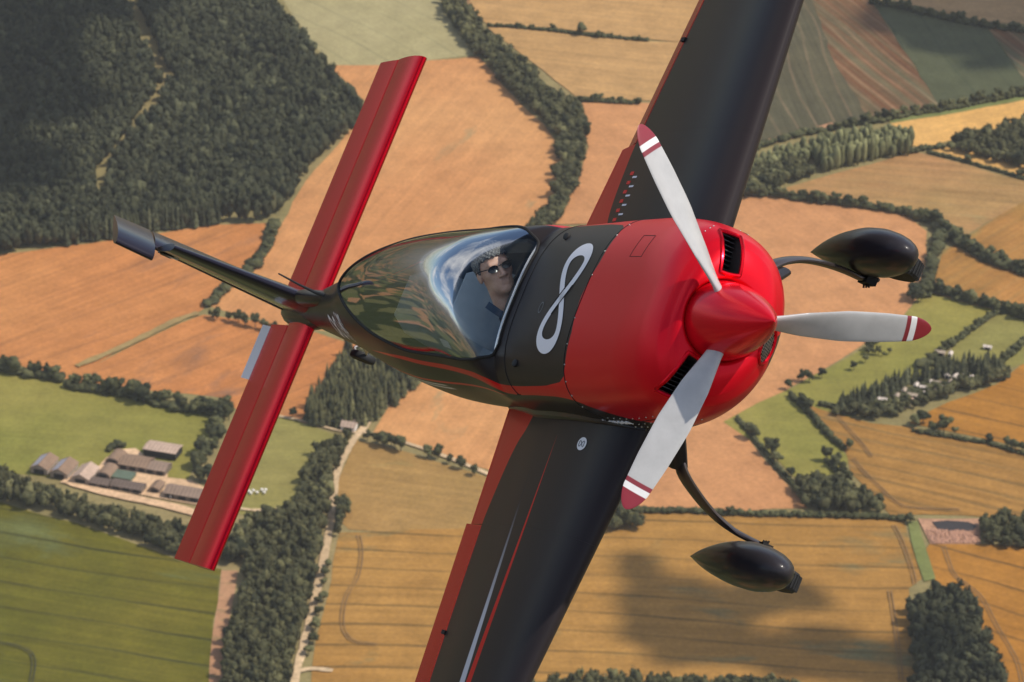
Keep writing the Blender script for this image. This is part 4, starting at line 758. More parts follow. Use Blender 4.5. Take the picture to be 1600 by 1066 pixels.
ln = t.ramp(t.math('ABSOLUTE', t.math('SUBTRACT', V, .432)), .004, .006, 1, 0); ln = t.math('MULTIPLY', ln, t.math('MULTIPLY', t.ramp(X, -5.6, -5.5), t.ramp(X, -2.3, -2.2, 1, 0)))
red = t.math('MAXIMUM', red, ln)
sv = t.ramp(t.math('ABSOLUTE', t.math('SUBTRACT', V, .468)), .004, .006, 1, 0); sv = t.math('MULTIPLY', sv, t.math('MULTIPLY', t.ramp(X, -4.4, -4.3), t.ramp(X, -3.3, -3.2, 1, 0)))
sv2 = t.ramp(t.math('ABSOLUTE', t.math('SUBTRACT', V, .452)), .003, .005, 1, 0); sv2 = t.math('MULTIPLY', sv2, t.math('MULTIPLY', t.ramp(X, -4.1, -4.0), t.ramp(X, -3.35, -3.25, 1, 0))); sv = t.math('MAXIMUM', sv, sv2)
col = t.mix(red, DARK, RED); col = t.mix(sv, col, (.62, .61, .62))
t.set(Base_Color=col, Roughness=.33, Coat_Weight=t.ramp(red, 0, 1, .05, .15), Coat_Roughness=.10, Coat_IOR=1.25, Specular_IOR_Level=.13, Metallic=t.math('MULTIPLY', red, .4)); M_LIV = t.m
def skin(name, xs, thf, m, parent, ncol=160, off=0.0, flip=False):
    V = []; UV = []
    for x in xs:
        a, b = thf(x); th = np.linspace(a, b, ncol); V.append(S(x, th, off)); tt = (th + math.pi) % (2 * math.pi) - math.pi; UV.append(np.c_[np.full(ncol, x), np.abs(tt) / math.pi])
    me = mesh_np(name, np.concatenate(V), [grid_faces(len(xs), ncol, flip=flip)]); set_uv(me, np.concatenate(UV)); return link(name, me, m, parent)
RAIL = sorted([(-2.13, .126), (-2.16, .150), (-2.20, .195), (-2.27, .250), (-2.42, .290), (-2.60, .302), (-2.81, .304), (-3.17, .298), (-3.55, .262), (-3.87, .212), (-4.11, .150), (-4.30, .085), (-4.40, .036), (-4.43, .004)])
_rail = _pchip(np.array([p[0] for p in RAIL]), np.array([p[1] for p in RAIL]))
def thb(x): return float(_rail(min(max(x, -4.43), -2.13))) * math.pi if -4.43 <= x <= -2.13 else 0.0
FU = skin('fuselage', np.linspace(-1.2, -2.13, 60), lambda x: (0, 2 * math.pi), M_LIV, AIR)
xs_c = np.concatenate([np.linspace(-2.13, -2.45, 50), np.linspace(-2.46, -3.9, 80), np.linspace(-3.91, -4.43, 60)])
xs_t = np.linspace(-4.43, -6.55, 80)
A = skin('fuselage', xs_c, lambda x: (thb(x), 2 * math.pi - thb(x)), M_LIV, AIR); A2 = skin('fuselage', xs_t, lambda x: (0.0, 2 * math.pi), M_LIV, AIR)
bm = bmesh.new()
for o in (FU, A, A2):
    bm.from_mesh(o.data)
    if o is not FU: bpy.data.objects.remove(o)
bmesh.ops.remove_doubles(bm, verts=bm.verts[:], dist=.0008); bmesh.ops.recalc_face_normals(bm, faces=bm.faces[:]); bm.to_mesh(FU.data); bm.free()
FU.data.polygons.foreach_set('use_smooth', [True] * len(FU.data.polygons))
# canopy glass and its frame
t = NT('canopy glass'); gl = t.n('ShaderNodeBsdfGlossy'); gl.inputs['Roughness'].default_value = .045; tr = t.n('ShaderNodeBsdfTransparent'); tr.inputs[0].default_value = (.84, .89, .91, 1)
fz = t.n('ShaderNodeFresnel'); fz.inputs['IOR'].default_value = 1.5; mx = t.n('ShaderNodeMixShader'); t.l(t.math('MULTIPLY', fz.outputs[0], .66, clamp=True), mx.inputs[0]); t.l(tr.outputs[0], mx.inputs[1]); t.l(gl.outputs[0], mx.inputs[2]); t.l(mx.outputs[0], t.out.inputs[0])
M_GLASS = t.m
CAN = skin('canopy', xs_c, lambda x: (-thb(x), thb(x)), M_GLASS, AIR, 90, .002)
edge = [S(x, -thb(x), .003) for x in xs_c[::2]] + [S(x, thb(x), .003) for x in xs_c[::-2]]
front = [S(-2.13, th, .003) for th in np.linspace(thb(-2.13), -thb(-2.13), 14)[1:-1]]
MB().tube(edge + front, .0085, 8, closed=True).build('canopy_frame', M_SEAM, CAN)
# cowling with its nose bowl and openings
xs = np.concatenate([np.linspace(-1.195, -.4, 60), np.linspace(-.39, -.15, 46)]); N = 240; th = np.linspace(0, 2 * math.pi, N, endpoint=False)
rows = [S(x, th) for x in xs]; us = [np.full(N, x) for x in xs]; base = rows[-1]
for k, s_ in enumerate(np.linspace(0, 1, 26)[1:]):
    circ = np.stack([np.full(N, -.12), .205 * np.sin(th), .205 * np.cos(th)], -1); q = base * (1 - s_) + circ * s_
    q[:, 0] = -.15 + .040 * (1 - (1 - s_) ** 2.2); rows.append(q); us.append(np.full(N, -.15 + .04 * s_))
for dx, rr in ((-.012, .192), (-.06, .186), (-.25, .184)):
    rows.append(np.stack([np.full(N, -.11 + dx), rr * np.sin(th), rr * np.cos(th)], -1)); us.append(np.full(N, -.1))
CV = np.concatenate(rows); CUV = np.c_[np.concatenate(us), np.tile(np.abs((th + math.pi) % (2 * math.pi) - math.pi) / math.pi, len(rows))]
CF = grid_faces(len(rows), N, wrap=True); cen = CV[CF].mean(1)
INT = {1: [(.402, .118), (.404, .052), (.385, .036), (.24, .012), (.217, .022), (.203, .092), (.222, .110), (.385, .130)]}
INT[-1] = [(-y, z) for y, z in INT[1]][::-1]
OVAL = [(-.015 + .088 * math.cos(a), -.262 + .046 * math.sin(a)) for a in np.linspace(0, 2 * math.pi, 22, endpoint=False)]
keep = np.ones(len(CF), bool)
for poly in (INT[1], INT[-1], OVAL): keep &= ~(inside(cen[:, 1:], np.array(poly)) & (cen[:, 0] > -.33))
me = mesh_np('cowling', CV, [CF[keep]]); set_uv(me, CUV); COW = link('cowling', me, M_LIV, AIR)
bm = bmesh.new(); bm.from_mesh(me); bmesh.ops.recalc_face_normals(bm, faces=bm.faces[:]); bm.to_mesh(me); bm.free()
me.polygons.foreach_set('use_smooth', [True] * len(me.polygons))
fr_ = CV[CV[:, 0] > -.34]
def nose(y, z):
    d = np.hypot(fr_[:, 1] - y, fr_[:, 2] - z); i = np.argsort(d)[:4]; w_ = 1 / (d[i] + 1e-4); return np.array([(fr_[i, 0] * w_).sum() / w_.sum(), y, z])
def densify(P, n=6):
    P = [np.array(p) for p in P]; out = []
    for i in range(len(P)):
        a, b, c, d = P[i - 1], P[i], P[(i + 1) % len(P)], P[(i + 2) % len(P)]
        for k in range(n):
            u = k / n; out.append(.5 * ((2 * b) + (c - a) * u + (2 * a - 5 * b + 4 * c - d) * u * u + (3 * b - a - 3 * c + d) * u ** 3))
    return out
for sgn, poly in ((1, INT[1]), (-1, INT[-1])):
    Q = densify(poly, 4); rim = [nose(*q) for q in Q]
    MB().tube(rim, .010, 8, closed=True).build('intake_lip', M_RED, COW)
    m = MB(); n = len(rim); V = list(rim) + [p * np.array((1, .96, .98)) + np.array((-.24, 0, 0)) for p in rim]
    m.add(V, [(i, (i + 1) % n, n + (i + 1) % n, n + i) for i in range(n)] + [tuple(range(n, 2 * n))]); m.build('intake_duct', simple('duct', (.06, .058, .056), .6, nscale=20), COW)
    m = MB()                                                # cooling fins and baffle at the back of the opening
    for k in range(9):
        y = sgn * (.225 + .021 * k); m.box((-.30, y, .066), (.10, .004, .095))
    m.build('cylinder_fin', simple('engine fins', (.10, .10, .10), .5, .6), COW, smooth=False)
rim = [nose(*q) for q in OVAL]; MB().tube(rim, .009, 8, closed=True).build('intake_lip', M_RED, COW)
m = MB(); n = len(rim); m.add(list(rim) + [p + np.array((-.15, 0, 0)) for p in rim], [(i, (i + 1) % n, n + (i + 1) % n, n + i) for i in range(n)] + [tuple(range(n, 2 * n))]); m.build('chin_duct', M_BLACK, COW)
m = MB()
for k in range(-6, 7):
    y = -.015 + k * .0135; h = .046 * math.sqrt(max(0, 1 - ((y + .015) / .088) ** 2))
    if h > .01: m.tube([nose(y, -.262 - h) + (-.004, 0, 0), nose(y, -.262) + (-.004, 0, 0), nose(y, -.262 + h) + (-.004, 0, 0)], .0016, 5)
for k in range(-3, 4):
    z = -.262 + k * .0125; h = .088 * math.sqrt(max(0, 1 - ((z + .262) / .046) ** 2))
    m.tube([nose(-.015 - h, z) + (-.004, 0, 0), nose(-.015, z) + (-.004, 0, 0), nose(-.015 + h, z) + (-.004, 0, 0)], .0016, 5)
m.build('intake_mesh', M_METAL, COW)
# seams, screws, latches
def onskin(x, th, off=.0015): return S(x, th, off)
def seam(name, pts, r, parent, m=M_SEAM): return MB().tube([onskin(x, a, .0005) for x, a in pts], r, 6).build(name, m, parent)
seam('panel_gap', [(-1.2, a) for a in np.linspace(-.62 * math.pi, .62 * math.pi, 80)], .0022, FU)
seam('panel_gap', [(-1.98 - .06 * math.cos(a) , a) for a in np.linspace(-.40 * math.pi, .40 * math.pi, 70)], .0028, FU)
seam('panel_gap', [(x, -.40 * math.pi) for x in np.linspace(-2.02, -1.97, 5)] + [(x, -(.40 - .05 * (x + 1.97) / .6) * math.pi) for x in np.linspace(-1.95, -1.25, 20)][:0], .0024, FU)
def studs(name, pts, r, parent, m=M_METAL):
    q = MB()
    for x, a in pts:
        p = onskin(x, a, .001); v, f = ICO1; q.add(v * r + p, f)
    return tag(q.build(name, m, parent), kind='stuff')
studs('screw', [(-1.185, a * math.pi) for a in (-.52, -.44, -.36, -.28, -.2, -.12, -.04, .04, .12, .2, .28)], .0042, COW)
studs('screw', [(-.28 - .012 * i, a * math.pi) for i, a in enumerate((.30, .335, .36))] + [(-.5 - .09 * i, -.56 * math.pi) for i in range(8)] + [(-.42, -.60 * math.pi), (-.36, -.64 * math.pi)], .0042, COW)
for sgn in (-1, 1):
    q = MB(); p = onskin(-1.86, sgn * .205 * math.pi, .006); q.lathe([(-.012, .012), (-.01, .019), (.006, .019), (.010, .012)], 14, Matrix.Translation(Vector(p.tolist())) @ Matrix.Rotation(math.radians(-70 if sgn > 0 else -70), 4, 'Y')); q.build('canopy_latch', M_BLACK, FU)
for sg in (-1, 1):
    seam('panel_gap', [(x, sg * .52 * math.pi) for x in np.linspace(-1.19, -.30, 40)], .0020, COW); studs('screw', [(-.36 - .085 * i, sg * .505 * math.pi) for i in range(10)] + [(-.36 - .085 * i, sg * .535 * math.pi) for i in range(10)], .0036, COW)
q = MB()                                                    # cooling exit under the cowling and an oil door on top
V = [onskin(x, a * math.pi, .0015) for x in (-.66, -.80) for a in (.095, .19)]
MB().tube([onskin(-.66, a * math.pi, .0005) for a in np.linspace(.095, .19, 8)] + [onskin(x, .19 * math.pi, .0005) for x in np.linspace(-.68, -.80, 5)] + [onskin(-.81, a * math.pi, .0005) for a in np.linspace(.19, .095, 8)] + [onskin(x, .095 * math.pi, .0005) for x in np.linspace(-.79, -.68, 5)], .0014, 5, closed=True).build('oil_door_gap', M_SEAM, COW)
# spinner and propeller
pf = [(-.205, .150), (-.200, .186), (-.185, .190)] + [(-.185 + .64 * u, .19 * (1 - u ** 1.75) ** .86) for u in np.linspace(.04, .985, 26)] + [(.456, .004)]
SPN = MB().lathe(pf, 64).build('spinner', paint('spinner paint', RED, .24, .35, .4), AIR, sharp=50)
MB().tube([(-.150, .1915 * math.cos(a), .1915 * math.sin(a)) for a in np.linspace(0, 2 * math.pi, 60, endpoint=False)], .0022, 6, closed=True).build('spinner_seam', M_SEAM, SPN)
t = NT('propeller blade'); x_, y_, z_ = t.xyz(t.coord()); rr = t.math('SQRT', t.math('ADD', t.math('MULTIPLY', y_, y_), t.math('MULTIPLY', z_, z_)))
c = t.mix(t.ramp(rr, .862, .866), (.44, .43, .42), (.22, .02, .03)); c = t.mix(t.ramp(rr, .885, .888), c, (.74, .72, .70)); c = t.mix(t.ramp(rr, .915, .918), c, (.24, .015, .025))
dn = t.ramp(t.noise(t.mapv(t.coord(), sc=(9, 9, 9)), 1.0, 5, .65), .3, .75, 1.04, .86); vv = t.n('ShaderNodeVectorMath', operation='SCALE'); t.put(vv.inputs[0], c); t.put(vv.inputs['Scale'], dn); t.set(Base_Color=vv.outputs[0], Roughness=.38, Coat_Weight=.3); M_BLADE = t.m
def blade(a):
    d = np.array([0, math.cos(a), math.sin(a)]); tg = np.cross((1, 0, 0), d); V = []; n = 22
    rs = np.concatenate([np.linspace(.10, .9, 26), .9 + .1 * np.sin(np.linspace(.1, 1, 12) * math.pi / 2)])
    for r_ in rs:
        u = (r_ - .1) / .9; ch = np.interp(r_, [.1, .2, .35, .55, .75, .9, 1.0], [.075, .10, .145, .165, .15, .125, .09]); 
        if r_ > .9: ch *= math.sqrt(max(.02, 1 - ((r_ - .9) / .1) ** 2.2))
        be = math.radians(np.interp(r_, [.1, .3, .6, 1.0], [62, 46, 30, 20])); th_ = np.interp(r_, [.1, .2, .4, 1], [.6, .28, .13, .08]) * ch
        cd = math.cos(be) * tg + math.sin(be) * np.array([1.0, 0, 0]); nd = np.cross(d, cd)
        for k in range(n):
            q = 2 * math.pi * k / n; V.append(d * r_ + cd * (ch * .5 * math.cos(q) + .02 * u) + nd * th_ * .5 * math.sin(q) * (1.0 + .35 * math.cos(q)))
    m = MB(); k_ = len(rs); F_ = [(i * n + j, i * n + (j + 1) % n, (i + 1) * n + (j + 1) % n, (i + 1) * n + j) for i in range(k_ - 1) for j in range(n)]
    m.add(V, F_ + [tuple(range(n)), tuple((k_ - 1) * n + j for j in range(n))]); return m.build('propeller_blade', M_BLADE, AIR, sharp=60)
for a in (50, 170, 290): blade(math.radians(a))
# wings
def foil(u, tc): return 5 * tc * (.2969 * np.sqrt(u) - .126 * u - .3516 * u ** 2 + .2843 * u ** 3 - .1036 * u ** 4)
def loft(name, m, parent, stations, u0=0.0, u1=1.0, n=26, axis='y', closed=True, sharp=35):
    """stations: (s, xLE, xTE, offset, t/c); section along x, span along y (axis='y') or z"""
    uu = u0 + (u1 - u0) * (1 - np.cos(np.linspace(0, math.pi, n))) / 2 if u0 > 0 or u1 < 1 else (1 - np.cos(np.linspace(0, math.pi, n))) / 2
    if u0 == 0: uu = u1 * (np.linspace(0, 1, n) ** 1.9)
    V = []; k = 0
    for s_, le, te, o_, tc in stations:
        c_ = le - te; up = [(le - c_ * u, o_ + c_ * foil(u, tc)) for u in uu]; dn = [(le - c_ * u, o_ - c_ * foil(u, tc)) for u in uu[::-1]]
        ring = up + (dn[:-1] if u0 == 0 else dn); k = len(ring)
        for x, h in ring: V.append((x, s_, h) if axis == 'y' else (x, h, s_))
    q = MB(); ns = len(stations); q.add(V, [(i * k + j, i * k + (j + 1) % k, (i + 1) * k + (j + 1) % k, (i + 1) * k + j) for i in range(ns - 1) for j in range(k)] + [tuple(range(k)), tuple((ns - 1) * k + j for j in range(k))])
    return q.build(name, m, parent, sharp=sharp)
ZW = -.20
def wle(y): return -1.05 - .178 * (abs(y) - .53)
def wte(y): return -3.03 + .20 * (abs(y) - .53)
def whx(y): return np.interp(abs(y), [.3, .545, .65, .75, .94, 1.09, 1.5, 1.95, 3.9], [-2.30, -2.40, -2.50, -2.55, -2.60, -2.62, -2.56, -2.48, -2.15])
def wtc(y): return np.interp(abs(y), [.4, 3.85], [.145, .12])
def wtop(x, y):
    c_ = wle(y) - wte(y); u = (wle(y) - x) / c_; return ZW + c_ * float(foil(np.array(u), wtc(y)))
t = NT('wing livery'); x_, y_, z_ = t.xyz(t.coord()); ay = t.math('ABSOLUTE', y_)
hx = t.curve(ay, [(y, (whx(y) + 3)) for y in (.3, .545, .65, .75, .94, 1.09, 1.5, 1.95, 3.9)], 0.3, 3.9, True); hx = t.math('SUBTRACT', hx, 3)
red = t.ramp(t.math('SUBTRACT', hx, x_), -.003, .003)
def tapered(p0, p1, w1, w0=0.0):
    """mask of a stripe from (x0,y0) to (x1,y1) in the wing plane whose half width grows from w0 to w1"""
    f_ = t.math('DIVIDE', t.math('SUBTRACT', ay, p0[1]), p1[1] - p0[1]); xc = t.math('ADD', t.math('MULTIPLY', f_, p1[0] - p0[0]), p0[0]); hw = t.math('ADD', t.math('MULTIPLY', f_, w1 - w0), w0)
    return t.math('MULTIPLY', t.ramp(t.math('SUBTRACT', hw, t.math('ABSOLUTE', t.math('SUBTRACT', x_, xc))), -.002, .002), t.ramp(f_, 0, .002))
r2 = tapered((-1.80, .60), (-1.765, 1.95), .034); s2 = tapered((-2.05, .68), (-1.855, 1.95), .040)
rs_ = t.ramp(y_, 0, .01, 1, 0); r2 = t.math('MULTIPLY', r2, rs_); s2 = t.math('MULTIPLY', s2, rs_)
col = t.mix(s2, (.032, .026, .027), t.mix(t.ramp(ay, .95, 1.6), (.016, .018, .030), (.55, .55, .60))); col = t.mix(t.math('MAXIMUM', red, r2), col, RED)
t.set(Base_Color=col, Roughness=.34, Coat_Weight=.12, Coat_Roughness=.12, Coat_IOR=1.25, Specular_IOR_Level=.08, Metallic=t.math('MULTIPLY', t.math('MAXIMUM', red, r2), .8)); M_WING = t.m
YA = 1.095
for sgn in (1, -1):
    ys = [.30, .42, .55, .70, .85, 1.0, YA]
    WG = loft('wing', M_WING, AIR, [(sgn * y, wle(y), wte(y), ZW, wtc(y)) for y in ys], n=40)
    ys = np.linspace(YA + .0004, 3.85, 16); uh = [(wle(y) - whx(y)) / (wle(y) - wte(y)) for y in ys]; q = MB(); V = []; n = 36
    for y, u_ in zip(ys, uh):
        c_ = wle(y) - wte(y); uu = u_ * np.linspace(0, 1, n) ** 1.9
        ring = [(wle(y) - c_ * u, ZW + c_ * float(foil(u, wtc(y)))) for u in uu] + [(wle(y) - c_ * u, ZW - c_ * float(foil(u, wtc(y)))) for u in uu[::-1][:-1]]; k = len(ring)
        V += [(x, sgn * y, z) for x, z in ring]
    q.add(V, [(i * k + j, i * k + (j + 1) % k, (i + 1) * k + (j + 1) % k, (i + 1) * k + j) for i in range(len(ys) - 1) for j in range(k)] + [tuple(range(k)), tuple((len(ys) - 1) * k + j for j in range(k))])
    outer = q.build('wing', M_WING, AIR, sharp=35)
    bm = bmesh.new(); bm.from_mesh(WG.data); bm.from_mesh(outer.data); bm.to_mesh(WG.data); bm.free(); bpy.data.objects.remove(outer); WG.data.set_sharp_from_angle(angle=math.radians(35))
    # aileron, deflected about its hinge
    de = math.radians(5.0 * (1 if sgn < 0 else -1)); q = MB(); V = []; n = 14; ys2 = np.linspace(YA + .008, 3.70, 14)
    for y in ys2:
        c_ = wle(y) - wte(y); x0 = whx(y) - .012; u0 = (wle(y) - x0) / c_; h0 = c_ * float(foil(u0, wtc(y))); uu = np.linspace(u0, 1, n)
        up = [(wle(y) - c_ * u, c_ * float(foil(u, wtc(y)))) for u in uu]; ring = up + [(x, -z) for x, z in up[::-1]] + [(x0 + .010, -h0 * .5), (x0 + .014, 0), (x0 + .010, h0 * .5)]; k = len(ring)
        for x, z in ring:
            dx, dz = x - x0, z; V.append((x0 + dx * math.cos(de) + dz * math.sin(de), sgn * y, ZW + dz * math.cos(de) - dx * math.sin(de)))
    q.add(V, [(i * k + j, i * k + (j + 1) % k, (i + 1) * k + (j + 1) % k, (i + 1) * k + j) for i in range(len(ys2) - 1) for j in range(k)] + [tuple(range(k)), tuple((len(ys2) - 1) * k + j for j in range(k))])
    AIL = q.build('aileron', M_RED, WG, sharp=35)
    for y in (1.70, 2.7): MB().box((whx(y) - .01, sgn * y, wtop(whx(y), y) + .004), (.05, .022, .016)).build('hinge_bracket', M_SEAM, AIL, smooth=False)
    # root fillet along the fuselage side
    q = MB(); P = []
    for x in np.linspace(-1.02, -3.04, 40):
        u = min(max((wle(.5) - x) / (wle(.5) - wte(.5)), 0.0), 1.0); zt = ZW + (wle(.5) - wte(.5)) * float(foil(u, .145)); 
        ysk = float(S(x, .5 * math.pi)[1]); wv = [f(x) for f in _sf]; zz = (zt - wv[3]) / (wv[3] - wv[2]) if zt < wv[3] else (zt - wv[3]) / (wv[1] - wv[3]); nn = wv[5] if zt < wv[3] else wv[4]; P.append((x, sgn * (float(wv[0]) * (1 - min(.99, abs(zz)) ** nn) ** (1 / nn) + .004), zt + .004))
    q.tube(P, [.006 + .022 * math.sin(math.pi * min(1, i / 39.0 + .02)) for i in range(40)], 8); q.build('root_fillet', M_DARK, WG)
    if sgn < 0: WR = WG
    else: WL = WG
# round badge near the lower wing's root
bx, by = -1.43, -.632; q = MB(); n = 28
V = [(bx, by, wtop(bx, by) + .003)] + [(bx + .050 * math.cos(a), by + .034 * math.sin(a), wtop(bx + .050 * math.cos(a), by + .034 * math.sin(a)) + .003) for a in np.linspace(0, 2 * math.pi, n, endpoint=False)]
BDG = q.add(V, [(0, 1 + i, 1 + (i + 1) % n) for i in range(n)]).build('round_badge', M_WHITE, WR)
def wpt(x, y, o_): return (x, y, wtop(x, y) + o_)
MB().tube([wpt(bx + .028 * math.sin(a) , by + .017 * math.sin(2 * a) * .9, .0045) for a in np.linspace(0, 2 * math.pi, 30, endpoint=False)], .0018, 5, closed=True).build('badge_mark', M_GREY, BDG)
q = MB()
for i in range(6): y = .62 + i * .055; x = -2.33 - .012 * i; q.box((x, y, wtop(x, y) + .002), (.05, .020, .003))
q.build('red_marking', M_RED, WL, smooth=False)
q = MB()
for i in range(5): y = .645 + i * .055; x = -2.25 - .012 * i; q.box((x, y, wtop(x, y) + .002), (.06, .010, .003))
q.build('white_marking', M_WHITE, WL, smooth=False)
# tailplane, elevators, trim tab
ZT, TLE, TH, TTE = .152, -6.10, -6.53, -6.88; uT = (TLE - TH) / (TLE - TTE)
TP = loft('tailplane', M_RED, AIR, [(y, TLE, TTE, ZT, .115) for y in np.linspace(-1.74, 1.74, 9)], 0.0, uT, 34)
dE = math.radians(8)
def panel(name, m, parent, y0, y1, xa, xb, de, piv):
    q = MB(); V = []; c_ = TLE - TTE; ns = 6
    for y in np.linspace(y0, y1, ns):
        up = [(x, c_ * float(foil(min(1, (TLE - x) / c_), .115)) + .0006) for x in np.linspace(xa, xb, 12)]; h0 = up[0][1]; ring = up + [(x, -z) for x, z in up[::-1]] + [(xa + .012, -h0 * .6), (xa + .016, 0), (xa + .012, h0 * .6)]; k = len(ring)
        for x, z in ring:
            for d_, p_ in de:
                dx = x - p_; x, z = p_ + dx * math.cos(d_) + z * math.sin(d_), z * math.cos(d_) - dx * math.sin(d_)
            V.append((x, y, ZT + z))
    q.add(V, [(i * k + j, i * k + (j + 1) % k, (i + 1) * k + (j + 1) % k, (i + 1) * k + j) for i in range(ns - 1) for j in range(k)] + [tuple(range(k)), tuple((ns - 1) * k + j for j in range(k))]); return q.build(name, m, parent, sharp=35)
E1 = panel('elevator', M_RED, TP, .115, 1.738, TH - .018, TTE, [(dE, TH)], TH)
E2 = panel('elevator', M_RED, TP, -1.738, -.115, TH - .018, TTE, [(dE, TH)], TH)
panel('trim_tab', simple('white tab', (.86, .80, .77), .6), TP, -.50, -.13, TTE + .012, TTE - .085, [(math.radians(15), TTE), (dE, TH)], TH)
# fin and rudder
FIN = loft('fin', M_NAVY, AIR, [(z, -5.70 - .52 * (z - .2), np.interp(z, [.1, 1.14], [-6.82, -6.67]), 0.0, .11) for z in np.linspace(.10, 1.14, 8)], axis='z', n=30)
dr = math.radians(27); q = MB(); V = []; n = 18
def rud(z):
    h = np.interp(z, [0, 1.43], [-6.83, -6.64]); return h
for part, z0, z1, fwd in (('low', -.02, 1.150, .0), ('horn', 1.165, 1.43, .19)):
    V = []; q = MB(); zs = np.linspace(z0, z1, 6)
    for z in zs:
        h = rud(z); le = h + (fwd if fwd else -.006); te = h - np.interp(z, [0, 1.43], [.40, .24]); c_ = le - te; uu = np.linspace(0, 1, n) ** 1.8; tc = .17 if fwd else .20
        ring = [(le - c_ * u, c_ * float(foil(u, tc))) for u in uu] + [(le - c_ * u, -c_ * float(foil(u, tc))) for u in uu[::-1][:-1]]; k = len(ring)
        for x, y in ring: dx = x - h; V.append((h + dx * math.cos(dr) + y * math.sin(dr), y * math.cos(dr) - dx * math.sin(dr), z))
    q.add(V, [(i * k + j, i * k + (j + 1) % k, (i + 1) * k + (j + 1) % k, (i + 1) * k + j) for i in range(len(zs) - 1) for j in range(k)] + [tuple(range(k)), tuple((len(zs) - 1) * k + j for j in range(k))])
    o = q.build('rudder' if part == 'low' else 'rudder_horn', M_NAVY, FIN, sharp=35)
    if part == 'low': RUD = o
MB().box((-6.60, -.018, 1.07), (.10, .012, .07)).build('hinge_bracket', M_SEAM, FIN, smooth=False)
MB().tube([(-6.60, -.020, 1.13), (-6.54, -.026, 1.09), (-6.48, -.030, 1.02)], .006, 7).build('rudder_cable', M_METAL, FIN)
q = MB(); q.tube([(x, 0, .145) for x in (-5.75, -5.95, -6.2, -6.5, -6.75, -6.93)], [.03, .075, .085, .085, .06, .02], 16, [.05, .115, .128, .122, .08, .03], up=(0, 0, 1)); q.build('tail_fairing', M_DARK, AIR)
q = MB(); q.tube([(-5.25, 0, .33), (-5.5, 0, .335), (-5.75, 0, .34), (-6.3, 0, .31)], [.02, .06, .085, .05], 14, [.02, .05, .05, .03], up=(0, 0, 1)); q.build('fin_fillet', M_DARK, AIR)
# antenna, tail wheel
MB().tube([(-5.30, 0, .375), (-5.36, 0, .42), (-5.50, .02, .50), (-5.66, .05, .60)], [.014, .010, .007, .005], 8).build('antenna', M_BLACK, AIR)
TW = MB().tube([(-5.75, -.02, -.02), (-5.95, -.03, -.12), (-6.15, -.05, -.20), (-6.28, -.06, -.25)], [.022, .018, .014, .013], 8).build('tail_wheel_spring', M_BLACK, AIR)
def tyre(c, R_, w_, ax=(0, 1, 0)):
    q = MB(); pr = [(-w_ / 2 * .9, R_ * .55), (-w_ / 2, R_ * .75), (-w_ / 2 * .85, R_ * .93), (-w_ / 2 * .5, R_), (w_ / 2 * .5, R_), (w_ / 2 * .85, R_ * .93), (w_ / 2, R_ * .75), (w_ / 2 * .9, R_ * .55)]
    return q.lathe(pr, 36, Matrix.Translation(Vector(c)) @ Matrix.Rotation(math.radians(90), 4, 'Z'))
tyre((-6.27, -.135, -.27), .085, .05).build('tail_wheel', M_BLACK, TW)
MB().tube([(-6.28, -.06, -.23), (-6.28, -.10, -.20), (-6.27, -.135, -.22)], .012, 8).tube([(-6.12, -.06, -.17), (-6.18, -.12, -.26)], .007, 6).tube([(-5.98, -.04, -.14), (-6.00, -.10, -.20), (-6.06, -.12, -.22)], .010, 6).build('wheel_fork', M_METAL, TW)
